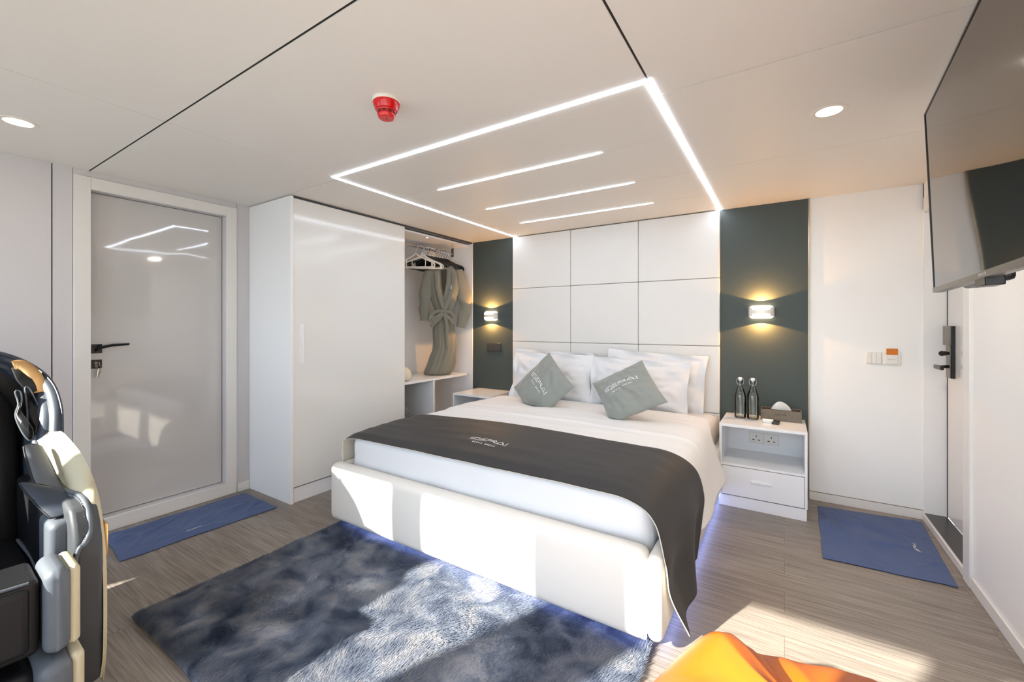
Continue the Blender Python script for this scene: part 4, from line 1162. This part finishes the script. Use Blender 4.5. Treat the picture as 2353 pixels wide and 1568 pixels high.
for s in (1, -1):
    # speakers on the hood, following the rim's lean
    def hx(z_): return -.36 - .62 * (z_ - .86)
    sp_ = [(.272, 1.138), (.298, 1.146), (.318, 1.128), (.334, 1.095), (.342, 1.060), (.343, 1.030), (.322, 1.030), (.302, 1.050), (.284, 1.085)]
    cp('speaker', MB().loft([[(hx(b) - .08 + dx_, s * (.31 + (a - .31) * k), 1.085 + (b - 1.085) * k) for a, b in sp_] for dx_, k in ((-.07, 1.0), (.0, 1.0), (.01, .9))]), M['mesh_black'], smooth=50)
    go = [Vector((0, a, b)) for a, b in [(.278, 1.147), (.300, 1.150), (.322, 1.128), (.338, 1.095), (.345, 1.060), (.345, 1.026)]]
    gp = [catmull(go, i / 24) for i in range(25)]
    cp('speaker_trim', MB().tube([(hx(q.z) - .070, s * q.y, q.z) for q in gp], [(.011 * (.35 + .65 * math.sin(math.pi * min(1, (i + 1) / 16))), .024) for i in range(25)], 12, flat=(0, s, .3)), M['gold'], smooth=70)
    # two wing-shaped shoulder flaps
    for nm, poly, xo in (('shoulder_flap', [(.273, 1.041), (.288, 1.040), (.289, 1.000), (.280, .968), (.296, .925), (.312, .880), (.305, .842), (.288, .862), (.272, .915), (.268, .952), (.279, .990)], -.035),
                         ('shoulder_flap', [(.304, 1.050), (.318, 1.046), (.330, 1.000), (.340, .955), (.344, .905), (.336, .865), (.316, .845), (.305, .90), (.306, .965)], -.055)):
        pv = [Vector((0, a, b)) for a, b in poly]; n = len(pv)
        sm = [catmull([pv[(i - 1) % n], pv[i], pv[(i + 1) % n], pv[(i + 2) % n]], (1 + t_) / 3) for i in range(n) for t_ in (0, .34, .67)]
        c_ = sum(sm, Vector()) / len(sm)
        o = cp(nm, MB().loft([[(hx(q.z) + xo + x_, s * (c_.y + (q.y - c_.y) * k), c_.z + (q.z - c_.z) * k) for q in sm] for x_, k in ((-.05, .96), (-.012, 1.0), (-.002, .96), (.004, .84), (.005, .5))]), M['leather_black'], smooth=60)
        mesh('piping', MB().tube([(hx(q.z) + xo - .006, s * q.y, q.z) for q in sm], .0034, 6, closed=True), M['leather_gray'], parent=o, local=True)
    # arms
    prof = [(-.60, .05), (.21, .05), (.262, .085), (.285, .16), (.298, .30), (.298, .50), (.285, .585), (.255, .645), (.215, .690), (.14, .700), (.02, .700), (-.10, .705), (-.25, .74), (-.40, .80), (-.58, .82)]
    cp('arm', MB().loft([[(a, s * y_, b) for a, b in prof] for y_ in (.318, .393)]), M['leather_shaded'], .016, 4)
    # the beige skin that covers the outside and the sloping top of the arm
    SS = [(-.420, .330, .858, .352, .872), (-.395, .318, .846, .372, .874), (-.34, .320, .815, .385, .872), (-.26, .332, .768, .392, .858), (-.12, .340, .725, .404, .818), (-.03, .350, .708, .407, .788), (.06, .356, .712, .408, .752), (.14, .368, .712, .406, .716), (.20, .376, .695, .403, .678), (.245, .384, .640, .401, .622), (.275, .388, .57, .400, .560), (.293, .390, .46, .400, .455), (.298, .390, .30, .400, .30), (.288, .390, .17, .400, .17), (.25, .390, .075, .400, .075)]
    rings = []
    for q in range(61):
        x = q / 60 * (len(SS) - 1); i = min(int(x), len(SS) - 2); t_ = x - i
        vv = [Vector((c[0], c[1], c[2])) for c in SS]; ww = [Vector((c[0], c[3], c[4])) for c in SS]
        I, U = catmull(vv, q / 60), catmull(ww, q / 60)
        m1 = I.lerp(U, .35) + Vector((0, -.004, .012)) * min(1, (U.y - I.y) / .05); m2 = I.lerp(U, .75) + Vector((0, -.001, .012)) * min(1, (U.y - I.y) / .05)
        inn = Vector((I.x - .012, I.y + .012, I.z - .015)); out = Vector((U.x - .02, U.y + .003, U.z - .03)); o2 = Vector((U.x - .10, U.y - .002, max(U.z - .16, .05)))
        rings.append([(p.x, s * p.y, p.z) for p in (I, m1, m2, U, out, o2, inn)])
    cp('arm_cover', MB().loft(rings), M['beige_shell'], smooth=60)
    tb = [(-.405, .326, .856), (-.385, .316, .832), (-.30, .322, .788), (-.20, .328, .748), (-.10, .334, .716), (-.03, .342, .700), (.06, .349, .703), (.13, .360, .704), (.19, .365, .690), (.235, .366, .655), (.262, .362, .610), (.287, .346, .585), (.298, .328, .570), (.303, .319, .50), (.304, .318, .36), (.304, .318, .20), (.285, .319, .11)]
    tv = [Vector(p) for p in tb]
    cp('arm_band', MB().tube([(lambda p: (p.x, s * p.y, p.z))(catmull(tv, i / 80)) for i in range(81)], [(.011, .013) if i < 50 else (.011 - .0065 * min(1, (i - 50) / 14), .013 - .008 * min(1, (i - 50) / 14)) for i in range(81)], 12, flat=(0, 1, 0)), M['leather_gray'], smooth=70)
    mb = MB()
    for i in range(26, 58):
        p = catmull(tv, i / 80); q = catmull(tv, (i + .45) / 80)
        mb.tube([(p.x + .003, s * (p.y - .0125), p.z + .009), (q.x + .003, s * (q.y - .0125), q.z + .009)], .0014, 6)
    cp('arm_stitching', mb, M['leather_black'])
    # hand cushions folded over the inner side of the arm
    def flap(name, Q, m, th=.022, dark=None):
        q = [Vector(p) for p in Q]
        def f_(u, v, sd):
            a, b = 2 * u - 1, 2 * v - 1
            u, v = (a * math.sqrt(1 - .22 * b * b) + 1) / 2, (b * math.sqrt(1 - .22 * a * a) + 1) / 2
            p = (q[0] * (1 - u) + q[1] * u) * (1 - v) + (q[3] * (1 - u) + q[2] * u) * v
            a, b = 2 * u - 1, 2 * v - 1
            n_ = (q[1] - q[0]).cross(q[3] - q[0]).normalized()
            p = p + n_ * (sd * th / 2 * ((1 - abs(a) ** 3) * (1 - abs(b) ** 3)) ** .5)
            return (p.x, s * p.y, p.z)
        mb = MB().grid(lambda u, v: f_(u, v, 1), 16, 16).grid(lambda u, v: f_(u, v, -1), 16, 16)
        o = weld(cp(name, mb, m, smooth=70))
        edge_ = [f_(u, 0, 0) for u in [i / 10 for i in range(10)]] + [f_(1, v, 0) for v in [i / 10 for i in range(10)]] + [f_(1 - u, 1, 0) for u in [i / 10 for i in range(10)]] + [f_(0, 1 - v, 0) for v in [i / 10 for i in range(10)]]
        mesh('piping', MB().tube(edge_, .0036, 8, closed=True), M['leather_black'], parent=o, local=True)
    flap('hand_cushion', [(-.245, .262, .858), (-.30, .322, .836), (.02, .338, .700), (.010, .268, .728)], M['leather_gray'])
    flap('hand_cushion', [(-.03, .222, .770), (.00, .338, .712), (.14, .376, .676), (.140, .286, .644)], M['leather_navy'])
    ys = sorted((s * .276, s * .338)); cp('inner_bolster', MB().box(-.02, .190, ys[0], ys[1], .40, .645), M['leather_gray'], .024, 5)
    ys = sorted((s * .270, s * .324)); cp('inner_side', MB().box(-.46, .02, ys[0], ys[1], .38, .69), M['leather_black'], .02, 4)
    ys = sorted((s * .402, s * .414))
    cp('arm_badge', MB().box(.16, .25, ys[0], ys[1], .50, .62), M['gold'], .008)
    # side shells of leg rest and foot rest
    ys = sorted((s * .280, s * .312)); cp('leg_shell', MB().box(.27, .432, ys[0], ys[1], .335, .578), M['beige_shell'], .022, 5)
    ys = sorted((s * .230, s * .290)); cp('leg_pad', MB().box(.27, .450, ys[0], ys[1], .330, .588), M['leather_gray'], .030, 6)
    ys = sorted((s * .285, s * .318)); cp('foot_shell', MB().box(.04, .452, ys[0], ys[1], .06, .315), M['beige_shell'], .026, 5)
    ys = sorted((s * .215, s * .292)); cp('foot_pad', MB().box(.04, .470, ys[0], ys[1], .06, .318), M['leather_gray'], .032, 6)
cp('leg_rest', MB().box(.24, .425, -.225, .225, .345, .570).box(.40, .436, -.205, -.02, .36, .556).box(.40, .436, .02, .205, .36, .556), M['leather_black'], .024, 5)
cp('leg_piping', MB().tube([(.438, y_, z_) for y_, z_ in ((-.20, .574), (0, .580), (.20, .574))], .004, 8), M['leather_gray'])
cp('foot_rest', MB().box(.04, .40, -.225, .225, .07, .29).box(.30, .46, -.225, .225, .05, .12), M['leather_black'], .03, 5)
